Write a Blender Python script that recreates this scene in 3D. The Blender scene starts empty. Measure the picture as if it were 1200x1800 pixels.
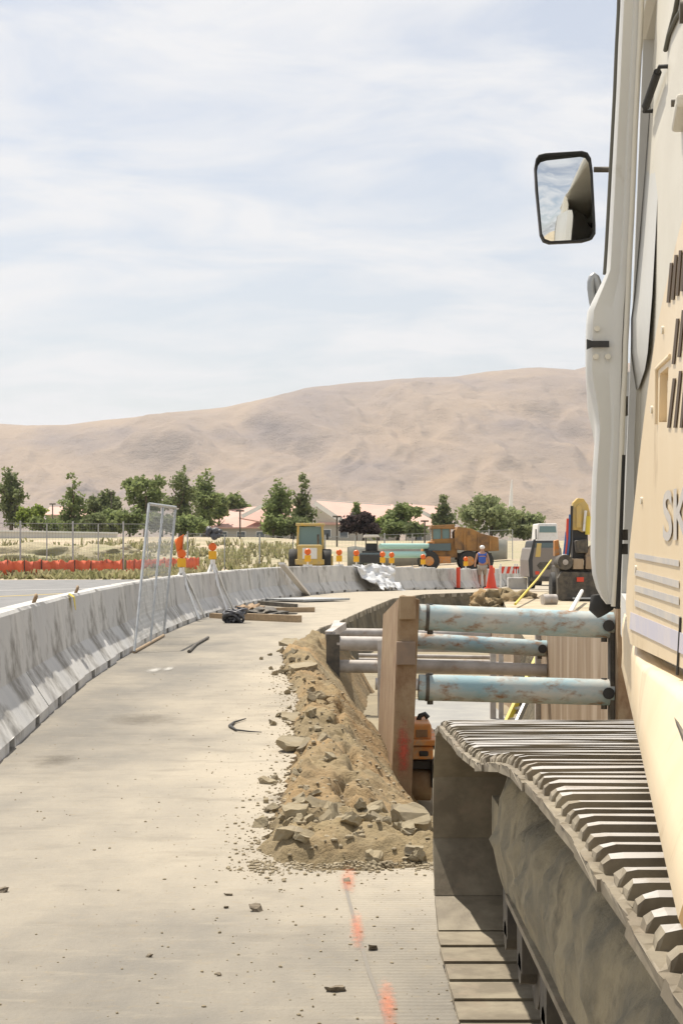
import bpy, bmesh, math, random
from mathutils import Vector, Matrix, Euler, noise
from mathutils.geometry import delaunay_2d_cdt, intersect_point_tri_2d

R = math.radians
PI = math.pi
random.seed(7)
scene = bpy.context.scene
COL = scene.collection

# ------------------------------------------------------------------ camera, light, exposure
H, F, CX, HY = 1.24, 3000.0, 600.0, 968.0        # eye height, focal length / centre / horizon (photo pixels)
cam_d = bpy.data.cameras.new("camera")
cam = bpy.data.objects.new("camera", cam_d)
COL.objects.link(cam)
cam.location = (0, 0, H)
cam.rotation_euler = (R(90), 0, 0)
cam_d.sensor_fit = 'VERTICAL'
cam_d.sensor_height = 36
cam_d.lens = 36 * F / 1800
cam_d.shift_y = (HY - 900) / 1800
cam_d.clip_start = 0.05
cam_d.clip_end = 20000
cam_d.dof.use_dof = False
cam_d.dof.focus_distance = 7.0
cam_d.dof.aperture_fstop = 11
scene.camera = cam

SUN_EL, SUN_AZ = 62.5, -31.0                      # azimuth from +Y, negative = left
sv = Vector((math.cos(R(SUN_EL)) * math.sin(R(SUN_AZ)), math.cos(R(SUN_EL)) * math.cos(R(SUN_AZ)), math.sin(R(SUN_EL))))
sun_d = bpy.data.lights.new("sun", 'SUN')
sun_d.energy = 4.9
sun_d.angle = R(0.6)
sun_d.color = (1.0, 0.93, 0.82)
sun = bpy.data.objects.new("sun", sun_d)
COL.objects.link(sun)
sun.rotation_euler = sv.to_track_quat('Z', 'Y').to_euler()

world = bpy.data.worlds.new("World")
scene.world = world
world.use_nodes = True
wn, wl = world.node_tree.nodes, world.node_tree.links
wn.clear()
wo = wn.new('ShaderNodeOutputWorld')
bg = wn.new('ShaderNodeBackground')
bg.inputs['Strength'].default_value = 0.09
sky = wn.new('ShaderNodeTexSky')
sky.sky_type = 'NISHITA'
sky.sun_disc = False
sky.sun_elevation = R(SUN_EL)
sky.sun_rotation = R(SUN_AZ)
sky.air_density = 1.0
sky.dust_density = 1.6
sky.ozone_density = 1.0
tc = wn.new('ShaderNodeTexCoord')
sep = wn.new('ShaderNodeSeparateXYZ')
wl.new(tc.outputs['Generated'], sep.inputs[0])
# cloud deck: project the view direction on a plane far overhead so bands flatten towards the horizon
zz = wn.new('ShaderNodeMath'); zz.operation = 'ADD'; zz.inputs[1].default_value = 0.22
wl.new(sep.outputs['Z'], zz.inputs[0])
zm = wn.new('ShaderNodeMath'); zm.operation = 'MAXIMUM'; zm.inputs[1].default_value = 0.05
wl.new(zz.outputs[0], zm.inputs[0])
dv = wn.new('ShaderNodeVectorMath'); dv.operation = 'DIVIDE'
cmb = wn.new('ShaderNodeCombineXYZ'); cmb.inputs[2].default_value = 1.0
wl.new(zm.outputs[0], cmb.inputs[0]); wl.new(zm.outputs[0], cmb.inputs[1])
wl.new(tc.outputs['Generated'], dv.inputs[0]); wl.new(cmb.outputs[0], dv.inputs[1])
cmap = wn.new('ShaderNodeMapping'); cmap.inputs['Scale'].default_value = (1.9, 3.0, 0.8)
cmap.inputs['Rotation'].default_value = (0, 0, R(24)); cmap.inputs['Location'].default_value = (3.3, 1.1, 0)
wl.new(dv.outputs[0], cmap.inputs[0])
cn = wn.new('ShaderNodeTexNoise'); cn.inputs['Scale'].default_value = 1.7; cn.inputs['Detail'].default_value = 9
cn.inputs['Roughness'].default_value = 0.56; cn.inputs['Distortion'].default_value = 0.5
wl.new(cmap.outputs[0], cn.inputs['Vector'])
cr = wn.new('ShaderNodeValToRGB')
cr.color_ramp.elements[0].position = 0.38; cr.color_ramp.elements[0].color = (0.42, 0.42, 0.42, 1)
cr.color_ramp.elements[1].position = 0.63; cr.color_ramp.elements[1].color = (0.95, 0.95, 0.95, 1)
wl.new(cn.outputs['Fac'], cr.inputs[0])
mx = wn.new('ShaderNodeMix'); mx.data_type = 'RGBA'
wl.new(cr.outputs[0], mx.inputs[0])
wl.new(sky.outputs[0], mx.inputs[6])
mx.inputs[7].default_value = (7.6, 7.6, 7.7, 1)
wl.new(mx.outputs[2], bg.inputs['Color'])
wl.new(bg.outputs[0], wo.inputs[0])

scene.view_settings.view_transform = 'Standard'
scene.view_settings.look = 'None'
scene.view_settings.exposure = 0.38
scene.view_settings.gamma = 1.0
scene.view_settings.use_curve_mapping = False
scene.render.engine = 'CYCLES'
cy = scene.cycles
cy.use_denoising = True
cy.max_bounces = 6
cy.diffuse_bounces = 3
cy.glossy_bounces = 3
cy.transmission_bounces = 4
cy.transparent_max_bounces = 12
cy.volume_bounces = 0
cy.sample_clamp_indirect = 6

# ------------------------------------------------------------------ helpers
def P(px, py, d):
    return Vector(((px - CX) * d / F, d, H - (py - HY) * d / F))

def sstep(a, b, x):
    t = min(1.0, max(0.0, (x - a) / (b - a)))
    return t * t * (3 - 2 * t)

def gz(x, y):
    z = -0.36 * sstep(48, 76, y) * sstep(-9, -1, x)
    z += 2.6 * sstep(80, 170, y)
    return z

def G(px, py):
    d = F * H / (py - HY)
    return Vector(((px - CX) * d / F, d, 0))

def fbm(x, y, z=0.0, o=4):
    return noise.fractal(Vector((x, y, z)), 0.9, 2.1, o, noise_basis='PERLIN_ORIGINAL')

class MB:
    def __init__(s):
        s.v, s.f, s.sm, s.mi = [], [], [], []
        s.mat = 0
    def add(s, vs, fs, smooth=False):
        b = len(s.v)
        s.v += [tuple(v) for v in vs]
        s.f += [tuple(i + b for i in f) for f in fs]
        s.sm += [smooth] * len(fs)
        s.mi += [s.mat] * len(fs)
        return s
    def hexa(s, c):                       # 8 corners: 4 bottom ccw, 4 top ccw
        return s.add(c, [(3, 2, 1, 0), (4, 5, 6, 7), (0, 1, 5, 4), (1, 2, 6, 5), (2, 3, 7, 6), (3, 0, 4, 7)])
    def box(s, c, size, rot=None):
        x, y, z = size[0] / 2, size[1] / 2, size[2] / 2
        m = Matrix.Identity(3) if rot is None else (rot if isinstance(rot, Matrix) else Euler(rot).to_matrix())
        c = Vector(c)
        co = [c + m @ Vector(p) for p in ((-x, -y, -z), (x, -y, -z), (x, y, -z), (-x, y, -z), (-x, -y, z), (x, -y, z), (x, y, z), (-x, y, z))]
        return s.hexa(co)
    def bar(s, a, b, w, h, up=(0, 0, 1)):  # rectangular bar between two points
        a, b = Vector(a), Vector(b)
        d = (b - a).normalized(); u = Vector(up)
        if abs(d.dot(u)) > 0.98: u = Vector((0, 1, 0))
        sd = d.cross(u).normalized() * w / 2; uu = sd.cross(d).normalized() * h / 2
        return s.hexa([a - sd - uu, a + sd - uu, b + sd - uu, b - sd - uu, a - sd + uu, a + sd + uu, b + sd + uu, b - sd + uu])
    def tube(s, pts, r, n=10, cap=True, smooth=True):
        pts = [Vector(p) for p in pts]
        rs = r if isinstance(r, (list, tuple)) else [r] * len(pts)
        vs, fs = [], []
        ref = None
        for i, p in enumerate(pts):
            d = (pts[min(i + 1, len(pts) - 1)] - pts[max(i - 1, 0)]).normalized()
            if ref is None:
                ref = Vector((0, 0, 1)) if abs(d.z) < 0.9 else Vector((1, 0, 0))
            a = d.cross(ref).normalized(); b = d.cross(a).normalized(); ref = -b if b.dot(ref) < 0 else b
            ref = a.cross(d).normalized() if a.cross(d).dot(ref) > 0 else -a.cross(d).normalized()
            for k in range(n):
                t = 2 * PI * k / n
                vs.append(p + (a * math.cos(t) + ref * math.sin(t)) * rs[i])
        for i in range(len(pts) - 1):
            for k in range(n):
                k2 = (k + 1) % n
                fs.append((i * n + k, i * n + k2, (i + 1) * n + k2, (i + 1) * n + k))
        s.add(vs, fs, smooth)
        if cap:
            s.add(vs[:n], [tuple(range(n))[::-1]]); s.add(vs[-n:], [tuple(range(n))])
        return s
    def prism(s, poly, vec):               # planar polygon (3D points) pushed along vec
        n = len(poly); vec = Vector(vec)
        a = [Vector(p) for p in poly]; b = [p + vec for p in a]
        s.add(a + b, [tuple(range(n))[::-1], tuple(range(n, 2 * n))] + [(i, (i + 1) % n, n + (i + 1) % n, n + i) for i in range(n)])
        return s
    def loft(s, rings, close=True, caps=True, smooth=False):
        n = len(rings[0]); vs = [v for r in rings for v in r]; fs = []
        for i in range(len(rings) - 1):
            for k in range(n if close else n - 1):
                k2 = (k + 1) % n
                fs.append((i * n + k, i * n + k2, (i + 1) * n + k2, (i + 1) * n + k))
        s.add(vs, fs, smooth)
        if caps:
            s.add(rings[0], [tuple(range(n))[::-1]]); s.add(rings[-1], [tuple(range(n))])
        return s
    def ball(s, c, r, n=10, m=7):
        c = Vector(c); r = r if isinstance(r, (tuple, list)) else (r, r, r)
        rings = []
        for i in range(m + 1):
            t = PI * i / m
            rings.append([c + Vector((r[0] * math.sin(t) * math.cos(2 * PI * k / n), r[1] * math.sin(t) * math.sin(2 * PI * k / n), r[2] * math.cos(t))) for k in range(n)])
        return s.loft(rings[::-1], caps=False, smooth=True)
    def wheel(s, c, axis, r, w, n=18, hub=0.45):
        c = Vector(c); ax = Vector(axis).normalized() * w / 2
        s.tube([c - ax, c - ax * 0.8, c + ax * 0.8, c + ax], [r * 0.92, r, r, r * 0.92], n)
        return s
    def build(s, name, mats, parent=None, bevel=0, loc=None):
        me = bpy.data.meshes.new(name)
        off = Vector((0, 0, 0))
        if parent is not None and loc is None:
            off = Vector(world_loc(parent))
        if loc is not None: off = Vector(loc)
        me.from_pydata([tuple(Vector(v) - off) for v in s.v], [], s.f)
        me.polygons.foreach_set('use_smooth', s.sm)
        mats = mats if isinstance(mats, (list, tuple)) else [mats]
        for m in mats: me.materials.append(m)
        if len(mats) > 1: me.polygons.foreach_set('material_index', s.mi)
        me.update()
        o = bpy.data.objects.new(name, me)
        COL.objects.link(o)
        if parent is not None: o.parent = parent
        elif loc is not None: o.location = loc
        fix_normals(me)
        if bevel:
            b = o.modifiers.new('bevel', 'BEVEL'); b.width = bevel; b.segments = 2; b.limit_method = 'ANGLE'; b.angle_limit = R(40)
        return o

def fix_normals(me):
    if len(me.polygons) > 60000: return
    bm = bmesh.new(); bm.from_mesh(me)
    bmesh.ops.recalc_face_normals(bm, faces=bm.faces)
    bm.to_mesh(me); bm.free()

def world_loc(o):
    v = Vector(o.location)
    while o.parent is not None:
        o = o.parent; v = v + Vector(o.location)
    return v

def tag(o, label=None, cat=None, group=None, kind=None):
    if label: o['label'] = label
    if cat: o['category'] = cat
    if group: o['group'] = group
    if kind: o['kind'] = kind
    return o

def thing(name, loc, label, cat, group=None, rz=0.0):   # unrotated roots while building; rz applied by caller if local
    o = bpy.data.objects.new(name, None); COL.objects.link(o)
    o.location = loc; o.rotation_euler = (0, 0, rz); o.empty_display_size = 0.2
    return tag(o, label, cat, group)

def copy_tree(o, parent=None):
    c = o.copy(); COL.objects.link(c)
    if parent is not None: c.parent = parent
    for ch in list(o.children): copy_tree(ch, c)
    return c

def hide_slot(o): return o

# ---- materials
def mat(name, col, rough=0.7, metal=0.0, col2=None, scale=4.0, lo=0.4, hi=0.62, detail=6, bump=0.0, bscale=None, coords='Object',
        stretch=(1, 1, 1), col3=None, scale3=1.0, lo3=0.5, hi3=0.65, rnd=0.0, spec=0.5, dist=0.02, strength3=1.0):
    m = bpy.data.materials.new(name); m.use_nodes = True
    n, l = m.node_tree.nodes, m.node_tree.links
    b = n['Principled BSDF']
    b.inputs['Roughness'].default_value = rough; b.inputs['Metallic'].default_value = metal
    b.inputs['Specular IOR Level'].default_value = spec
    b.inputs['Base Color'].default_value = (*col, 1)
    if col2 is None and bump == 0 and col3 is None: return m
    if coords == 'World':
        g = n.new('ShaderNodeNewGeometry'); vec = g.outputs['Position']
    else:
        t = n.new('ShaderNodeTexCoord'); vec = t.outputs['Object']
    mp = n.new('ShaderNodeMapping'); mp.inputs['Scale'].default_value = stretch
    l.new(vec, mp.inputs[0])
    if rnd:
        oi = n.new('ShaderNodeObjectInfo'); ml = n.new('ShaderNodeMath'); ml.operation = 'MULTIPLY'; ml.inputs[1].default_value = 37.0
        l.new(oi.outputs['Random'], ml.inputs[0]); l.new(ml.outputs[0], mp.inputs['Location'])
    cur = None
    if col2 is not None:
        t1 = n.new('ShaderNodeTexNoise'); t1.inputs['Scale'].default_value = scale; t1.inputs['Detail'].default_value = detail; t1.inputs['Roughness'].default_value = 0.62
        l.new(mp.outputs[0], t1.inputs['Vector'])
        r1 = n.new('ShaderNodeMapRange'); r1.inputs['From Min'].default_value = lo; r1.inputs['From Max'].default_value = hi
        l.new(t1.outputs['Fac'], r1.inputs[0])
        mi = n.new('ShaderNodeMix'); mi.data_type = 'RGBA'
        l.new(r1.outputs[0], mi.inputs[0]); mi.inputs[6].default_value = (*col, 1); mi.inputs[7].default_value = (*col2, 1)
        cur = mi.outputs[2]
    if col3 is not None:
        t3 = n.new('ShaderNodeTexNoise'); t3.inputs['Scale'].default_value = scale3; t3.inputs['Detail'].default_value = 7; t3.inputs['Roughness'].default_value = 0.65
        l.new(mp.outputs[0], t3.inputs['Vector'])
        r3 = n.new('ShaderNodeMapRange'); r3.inputs['From Min'].default_value = lo3; r3.inputs['From Max'].default_value = hi3; r3.inputs['To Max'].default_value = strength3
        l.new(t3.outputs['Fac'], r3.inputs[0])
        m3 = n.new('ShaderNodeMix'); m3.data_type = 'RGBA'
        l.new(r3.outputs[0], m3.inputs[0])
        if cur is None: m3.inputs[6].default_value = (*col, 1)
        else: l.new(cur, m3.inputs[6])
        m3.inputs[7].default_value = (*col3, 1)
        cur = m3.outputs[2]
    if rnd and cur is not None:
        hs = n.new('ShaderNodeHueSaturation')
        rr = n.new('ShaderNodeMapRange'); rr.inputs['To Min'].default_value = 1 - rnd; rr.inputs['To Max'].default_value = 1 + rnd
        l.new(oi.outputs['Random'], rr.inputs[0]); l.new(rr.outputs[0], hs.inputs['Value']); l.new(cur, hs.inputs['Color'])
        cur = hs.outputs[0]
    if cur is not None: l.new(cur, b.inputs['Base Color'])
    if bump:
        tb = n.new('ShaderNodeTexNoise'); tb.inputs['Scale'].default_value = bscale or scale * 4; tb.inputs['Detail'].default_value = 8; tb.inputs['Roughness'].default_value = 0.65
        l.new(mp.outputs[0], tb.inputs['Vector'])
        bp = n.new('ShaderNodeBump'); bp.inputs['Strength'].default_value = bump; bp.inputs['Distance'].default_value = dist
        l.new(tb.outputs['Fac'], bp.inputs['Height']); l.new(bp.outputs[0], b.inputs['Normal'])
    return m

M = {}
def pavement_material():
    m = bpy.data.materials.new('pavement'); m.use_nodes = True
    n, l = m.node_tree.nodes, m.node_tree.links; b = n['Principled BSDF']; b.inputs['Roughness'].default_value = 0.93; b.inputs['Specular IOR Level'].default_value = 0.3
    g = n.new('ShaderNodeNewGeometry')
    def noise_(scale, stretch=(1, 1, 1), detail=8, rough=0.62, off=(0, 0, 0)):
        mp = n.new('ShaderNodeMapping'); mp.inputs['Scale'].default_value = stretch; mp.inputs['Location'].default_value = off; l.new(g.outputs['Position'], mp.inputs[0])
        t = n.new('ShaderNodeTexNoise'); t.inputs['Scale'].default_value = scale; t.inputs['Detail'].default_value = detail; t.inputs['Roughness'].default_value = rough; l.new(mp.outputs[0], t.inputs['Vector']); return t.outputs['Fac']
    def ramp(src, lo, hi, mx=1.0):
        r = n.new('ShaderNodeMapRange'); r.inputs['From Min'].default_value = lo; r.inputs['From Max'].default_value = hi; r.inputs['To Max'].default_value = mx; l.new(src, r.inputs[0]); return r.outputs[0]
    def mixc(fac, a, c):
        x = n.new('ShaderNodeMix'); x.data_type = 'RGBA'; l.new(fac, x.inputs[0])
        if isinstance(a, tuple): x.inputs[6].default_value = (*a, 1)
        else: l.new(a, x.inputs[6])
        x.inputs[7].default_value = (*c, 1); return x.outputs[2]
    def math_(op, a, v):
        x = n.new('ShaderNodeMath'); x.operation = op; l.new(a, x.inputs[0])
        if isinstance(v, (int, float)): x.inputs[1].default_value = v
        else: l.new(v, x.inputs[1])
        return x.outputs[0]
    sp = n.new('ShaderNodeSeparateXYZ'); l.new(g.outputs['Position'], sp.inputs[0])
    # dust tracked out of the trench: more of it toward the broken edge
    near = math_('MULTIPLY', ramp(sp.outputs['X'], -1.7, -0.2, 0.40), ramp(sp.outputs['Y'], 4.5, 7.5, 1.0))
    dust = math_('ADD', noise_(0.9, (1.0, 0.45, 1)), near)
    col = mixc(ramp(dust, 0.42, 0.86), (0.19, 0.176, 0.152), (0.395, 0.347, 0.27))
    col = mixc(ramp(noise_(2.6, (0.8, 1.3, 1), off=(3, 1, 0)), 0.52, 0.74, 0.5), col, (0.155, 0.138, 0.112))
    col = mixc(ramp(noise_(7.0, (0.6, 1.9, 1), off=(7, 2, 0)), 0.55, 0.75, 0.35), col, (0.40, 0.35, 0.27))
    col = mixc(ramp(noise_(55.0, detail=3), 0.60, 0.72, 0.40), col, (0.17, 0.145, 0.11))
    col = mixc(ramp(noise_(18.0, off=(2, 9, 0)), 0.56, 0.72, 0.30), col, (0.30, 0.235, 0.14))
    l.new(col, b.inputs['Base Color'])
    w = n.new('ShaderNodeTexWave'); w.wave_type = 'BANDS'; w.bands_direction = 'Y'; w.inputs['Scale'].default_value = 9.0; w.inputs['Distortion'].default_value = 1.6; w.inputs['Detail'].default_value = 3
    l.new(g.outputs['Position'], w.inputs['Vector'])
    gm = math_('MULTIPLY', w.outputs['Fac'], ramp(sp.outputs['X'], -0.15, 0.15, 0.5))
    h = math_('ADD', math_('MULTIPLY', noise_(60.0), 0.8), gm)
    h = math_('ADD', h, math_('MULTIPLY', noise_(6.0), 1.2))
    bp = n.new('ShaderNodeBump'); bp.inputs['Strength'].default_value = 0.55; bp.inputs['Distance'].default_value = 0.008; l.new(h, bp.inputs['Height']); l.new(bp.outputs[0], b.inputs['Normal'])
    return m
M['pavement'] = pavement_material()
M['asphalt'] = mat('asphalt', (0.17, 0.168, 0.165), 0.9, col2=(0.22, 0.215, 0.21), scale=1.3, bump=0.2, bscale=60, coords='World', dist=0.006)
M['dirt'] = mat('dirt', (0.40, 0.33, 0.225), 0.95, col2=(0.50, 0.42, 0.30), scale=0.5, bump=0.6, bscale=5, coords='World', dist=0.05, col3=(0.30, 0.25, 0.16), scale3=0.8)
M['soil'] = mat('soil', (0.215, 0.165, 0.092), 0.97, col2=(0.30, 0.23, 0.125), scale=2.2, lo=0.38, hi=0.64, detail=9, bump=0.9, bscale=26, coords='World', dist=0.03,
                col3=(0.36, 0.235, 0.11), scale3=0.75, lo3=0.47, hi3=0.66)
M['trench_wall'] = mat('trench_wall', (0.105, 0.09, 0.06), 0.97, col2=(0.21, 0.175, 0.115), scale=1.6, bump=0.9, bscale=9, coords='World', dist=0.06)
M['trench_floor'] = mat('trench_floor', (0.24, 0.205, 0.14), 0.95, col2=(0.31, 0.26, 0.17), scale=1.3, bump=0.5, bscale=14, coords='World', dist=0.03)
M['field'] = mat('field', (0.36, 0.31, 0.20), 0.97, col2=(0.30, 0.285, 0.16), scale=0.16, lo=0.48, hi=0.66, detail=9, bump=0.7, bscale=2.0, coords='World', dist=0.2, col3=(0.46, 0.37, 0.26), scale3=0.07, lo3=0.5, hi3=0.6)
M['concrete'] = mat('barrier_concrete', (0.46, 0.45, 0.43), 0.9, col2=(0.60, 0.58, 0.54), scale=1.4, lo=0.36, hi=0.66, detail=9, bump=0.25, bscale=30, dist=0.008,
                    col3=(0.20, 0.185, 0.155), scale3=1.7, lo3=0.53, hi3=0.64, rnd=0.06, stretch=(1, 1, 0.75), strength3=0.72)
M['steel_mud'] = mat('mud_steel', (0.37, 0.31, 0.20), 0.9, col2=(0.215, 0.19, 0.135), scale=6.5, lo=0.40, hi=0.62, bump=0.9, bscale=24, dist=0.014, col3=(0.115, 0.10, 0.07), scale3=4.5, lo3=0.55, hi3=0.68, coords='World', stretch=(1, 1, 0.7))
M['shoe'] = mat('track_steel', (0.175, 0.145, 0.10), 0.65, 0.1, col2=(0.28, 0.24, 0.17), scale=6, lo=0.42, hi=0.62, bump=0.35, bscale=40, dist=0.004, coords='World', col3=(0.25, 0.20, 0.14), scale3=9, lo3=0.55, hi3=0.7)
M['shoe_worn'] = mat('worn_grouser_steel', (0.50, 0.475, 0.44), 0.42, 0.3, col2=(0.33, 0.28, 0.21), scale=9, lo=0.5, hi=0.7, coords='World')
M['dark_steel'] = mat('dark_steel', (0.06, 0.054, 0.047), 0.7, 0.1, col2=(0.135, 0.115, 0.085), scale=6, bump=0.2, bscale=30, dist=0.005)
M['cream'] = mat('cream_paint', (0.80, 0.66, 0.455), 0.42, col2=(0.75, 0.60, 0.39), scale=2.5, bump=0.03, bscale=3, col3=(0.42, 0.29, 0.15), scale3=7, lo3=0.60, hi3=0.72, coords='World', strength3=0.6, stretch=(1, 1, 0.5))
M['cab_paint'] = mat('cab_paint', (0.66, 0.655, 0.62), 0.4, col2=(0.60, 0.59, 0.55), scale=3.0, lo=0.4, hi=0.7, coords='World', col3=(0.44, 0.40, 0.31), scale3=6, lo3=0.62, hi3=0.78)
M['cab_beige'] = mat('cab_beige_paint', (0.72, 0.68, 0.58), 0.45, col2=(0.66, 0.62, 0.52), scale=3, coords='World')
M['yellow_worn'] = mat('worn_yellow', (0.62, 0.36, 0.045), 0.6, col2=(0.50, 0.30, 0.06), scale=9, col3=(0.07, 0.05, 0.03), scale3=7, lo3=0.55, hi3=0.62, coords='World')
M['white_worn'] = mat('worn_white', (0.75, 0.74, 0.72), 0.5, col2=(0.5, 0.47, 0.42), scale=12, lo=0.55, hi=0.7, coords='World')
M['rubber'] = mat('black_rubber', (0.035, 0.034, 0.032), 0.8)
M['seal'] = mat('seal_rubber', (0.12, 0.115, 0.09), 0.7)
M['louver_shade'] = mat('louver_shade_dark', (0.085, 0.055, 0.03), 0.7)
M['black'] = mat('black_paint', (0.03, 0.03, 0.03), 0.5)
M['mirror'] = mat('mirror_glass', (0.82, 0.84, 0.84), 0.03, 1.0)
M['decal'] = mat('decal_grey', (0.50, 0.48, 0.46), 0.55, col2=(0.60, 0.55, 0.48), scale=14, coords='World')
M['decal_lilac'] = mat('decal_lilac', (0.55, 0.53, 0.60), 0.55, col2=(0.62, 0.58, 0.60), scale=14, coords='World')
M['decal_white'] = mat('decal_white', (0.72, 0.68, 0.62), 0.55)
M['blue_pipe'] = mat('blue_spreader_paint', (0.27, 0.41, 0.45), 0.7, col2=(0.56, 0.53, 0.46), scale=3.6, lo=0.38, hi=0.66, detail=9, bump=0.25, bscale=22, dist=0.006,
                     col3=(0.27, 0.15, 0.075), scale3=7.5, lo3=0.515, hi3=0.66, coords='World', stretch=(0.8, 1, 1.6))
M['grey_pipe'] = mat('grey_spreader_steel', (0.50, 0.46, 0.42), 0.6, col2=(0.36, 0.32, 0.28), scale=4, col3=(0.35, 0.24, 0.16), scale3=6, lo3=0.58, hi3=0.7, coords='World')
M['rust'] = mat('rusty_steel', (0.27, 0.175, 0.095), 0.85, col2=(0.35, 0.25, 0.15), scale=7, bump=0.6, bscale=30, dist=0.008, coords='World', col3=(0.22, 0.13, 0.07), scale3=4, lo3=0.5, hi3=0.64, stretch=(1, 1, 0.7))
M['tan_plate'] = mat('tan_shield_plate', (0.38, 0.285, 0.19), 0.8, col2=(0.29, 0.205, 0.13), scale=2.5, bump=0.15, bscale=12, coords='World', stretch=(1, 1.4, 0.16), col3=(0.55, 0.45, 0.34), scale3=1.5)
M['brown_plate'] = mat('brown_plate', (0.22, 0.165, 0.125), 0.8, col2=(0.28, 0.2, 0.14), scale=6, coords='World')
M['slab_grey'] = mat('slab_grey', (0.27, 0.265, 0.25), 0.9, col2=(0.33, 0.32, 0.29), scale=2, coords='World')
M['screen_cloth'] = mat('grey_screen_cloth', (0.30, 0.30, 0.265), 0.9, col2=(0.38, 0.365, 0.31), scale=0.7, coords='World')
M['orange'] = mat('orange_paint', (0.70, 0.25, 0.04), 0.55, col2=(0.62, 0.29, 0.10), scale=8, col3=(0.45, 0.34, 0.22), scale3=9, lo3=0.5, hi3=0.68)
M['spray_red'] = mat('red_spray', (0.55, 0.16, 0.10), 0.8)
M['yellow'] = mat('machine_yellow', (0.60, 0.41, 0.10), 0.6, col2=(0.52, 0.40, 0.18), scale=3, col3=(0.40, 0.32, 0.2), scale3=4, lo3=0.55, hi3=0.7)
M['glass'] = mat('dark_glass', (0.10, 0.14, 0.15), 0.12)
M['teal_glass'] = mat('teal_glass', (0.16, 0.25, 0.25), 0.15)
M['galv'] = mat('galvanised_steel', (0.46, 0.47, 0.47), 0.45, 0.5, col2=(0.36, 0.37, 0.37), scale=10)
M['galv_dull'] = mat('dull_wire', (0.30, 0.31, 0.31), 0.7)
M['amber'] = mat('amber_lens', (0.85, 0.33, 0.01), 0.3)
M['amber_deep'] = mat('orange_lens', (0.80, 0.14, 0.01), 0.35)
M['lamp_yellow'] = mat('lamp_case_yellow', (0.82, 0.42, 0.015), 0.5)
M['white'] = mat('white_paint', (0.76, 0.75, 0.72), 0.5, col2=(0.62, 0.6, 0.56), scale=8, lo=0.5, hi=0.7)
M['red'] = mat('red_plastic', (0.70, 0.07, 0.03), 0.5)
M['flag_orange'] = mat('flag_orange', (0.85, 0.16, 0.02), 0.7)
M['net_orange'] = mat('orange_net', (0.78, 0.16, 0.07), 0.75, col2=(0.62, 0.13, 0.07), scale=1.2)
M['roof_pink'] = mat('pink_roof', (0.60, 0.37, 0.30), 0.8, col2=(0.55, 0.34, 0.28), scale=0.6)
M['stucco'] = mat('stucco_wall', (0.46, 0.43, 0.38), 0.85)
M['pink_wall'] = mat('pink_stucco', (0.56, 0.40, 0.33), 0.85)
M['fascia'] = mat('white_fascia', (0.78, 0.77, 0.74), 0.6)
M['window'] = mat('far_window', (0.10, 0.12, 0.14), 0.2)
M['pale_wall'] = mat('pale_wall', (0.72, 0.67, 0.60), 0.85, col2=(0.66, 0.62, 0.56), scale=0.3)
M['bark'] = mat('bark', (0.12, 0.09, 0.06), 0.9)
M['hill'] = mat('dry_hill', (0.30, 0.213, 0.138), 0.97, col2=(0.24, 0.175, 0.125), scale=0.0016, lo=0.42, hi=0.62, detail=12, coords='World', col3=(0.185, 0.14, 0.12), scale3=0.0030, lo3=0.46, hi3=0.68, stretch=(1, 0.6, 2.2), bump=0.8, bscale=0.009, dist=20)
M['turq'] = mat('pale_green_pipe', (0.42, 0.66, 0.60), 0.4)
M['wood'] = mat('weathered_timber', (0.42, 0.31, 0.19), 0.85, col2=(0.33, 0.24, 0.15), scale=5, stretch=(0.4, 4, 4))
M['chunk'] = mat('broken_asphalt', (0.31, 0.26, 0.17), 0.95, col2=(0.26, 0.21, 0.13), scale=5, bump=0.7, bscale=22, dist=0.012, rnd=0.14, col3=(0.25, 0.21, 0.15), scale3=8, lo3=0.55, hi3=0.7)
M['crumb'] = mat('soil_crumbs', (0.36, 0.30, 0.20), 0.95, col2=(0.24, 0.195, 0.125), scale=9, coords='World')
M['gravel'] = mat('gravel', (0.22, 0.18, 0.125), 0.95, col2=(0.13, 0.105, 0.075), scale=30)
M['plastic_white'] = mat('white_sheeting', (0.74, 0.74, 0.73), 0.35, col2=(0.62, 0.62, 0.62), scale=3)
M['black_stuff'] = mat('black_tar', (0.05, 0.05, 0.055), 0.5, col2=(0.13, 0.13, 0.14), scale=20)
M['shirt_blue'] = mat('blue_cloth', (0.05, 0.12, 0.45), 0.85)
M['skin'] = mat('skin', (0.42, 0.23, 0.15), 0.6)
M['khaki'] = mat('khaki_cloth', (0.40, 0.37, 0.29), 0.85)
M['boot'] = mat('dark_boot', (0.08, 0.06, 0.045), 0.8)
M['helmet'] = mat('white_helmet', (0.75, 0.74, 0.72), 0.35)
M['dump_dirt'] = mat('dusty_dump_bed', (0.40, 0.21, 0.07), 0.85, col2=(0.23, 0.13, 0.06), scale=0.8, bump=0.3, bscale=4, col3=(0.16, 0.10, 0.06), scale3=1.5)
M['car_grey'] = mat('taupe_car_paint', (0.22, 0.19, 0.165), 0.4)
M['yellow_line'] = mat('road_yellow', (0.55, 0.40, 0.10), 0.85)
M['white_line'] = mat('road_white', (0.55, 0.54, 0.52), 0.85)
M['lime_yellow'] = mat('yellow_rail', (0.66, 0.52, 0.06), 0.5)
M['alu'] = mat('aluminium', (0.62, 0.62, 0.60), 0.4, 0.4)
M['blue_hose'] = mat('blue_hose', (0.05, 0.14, 0.35), 0.6)
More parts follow.
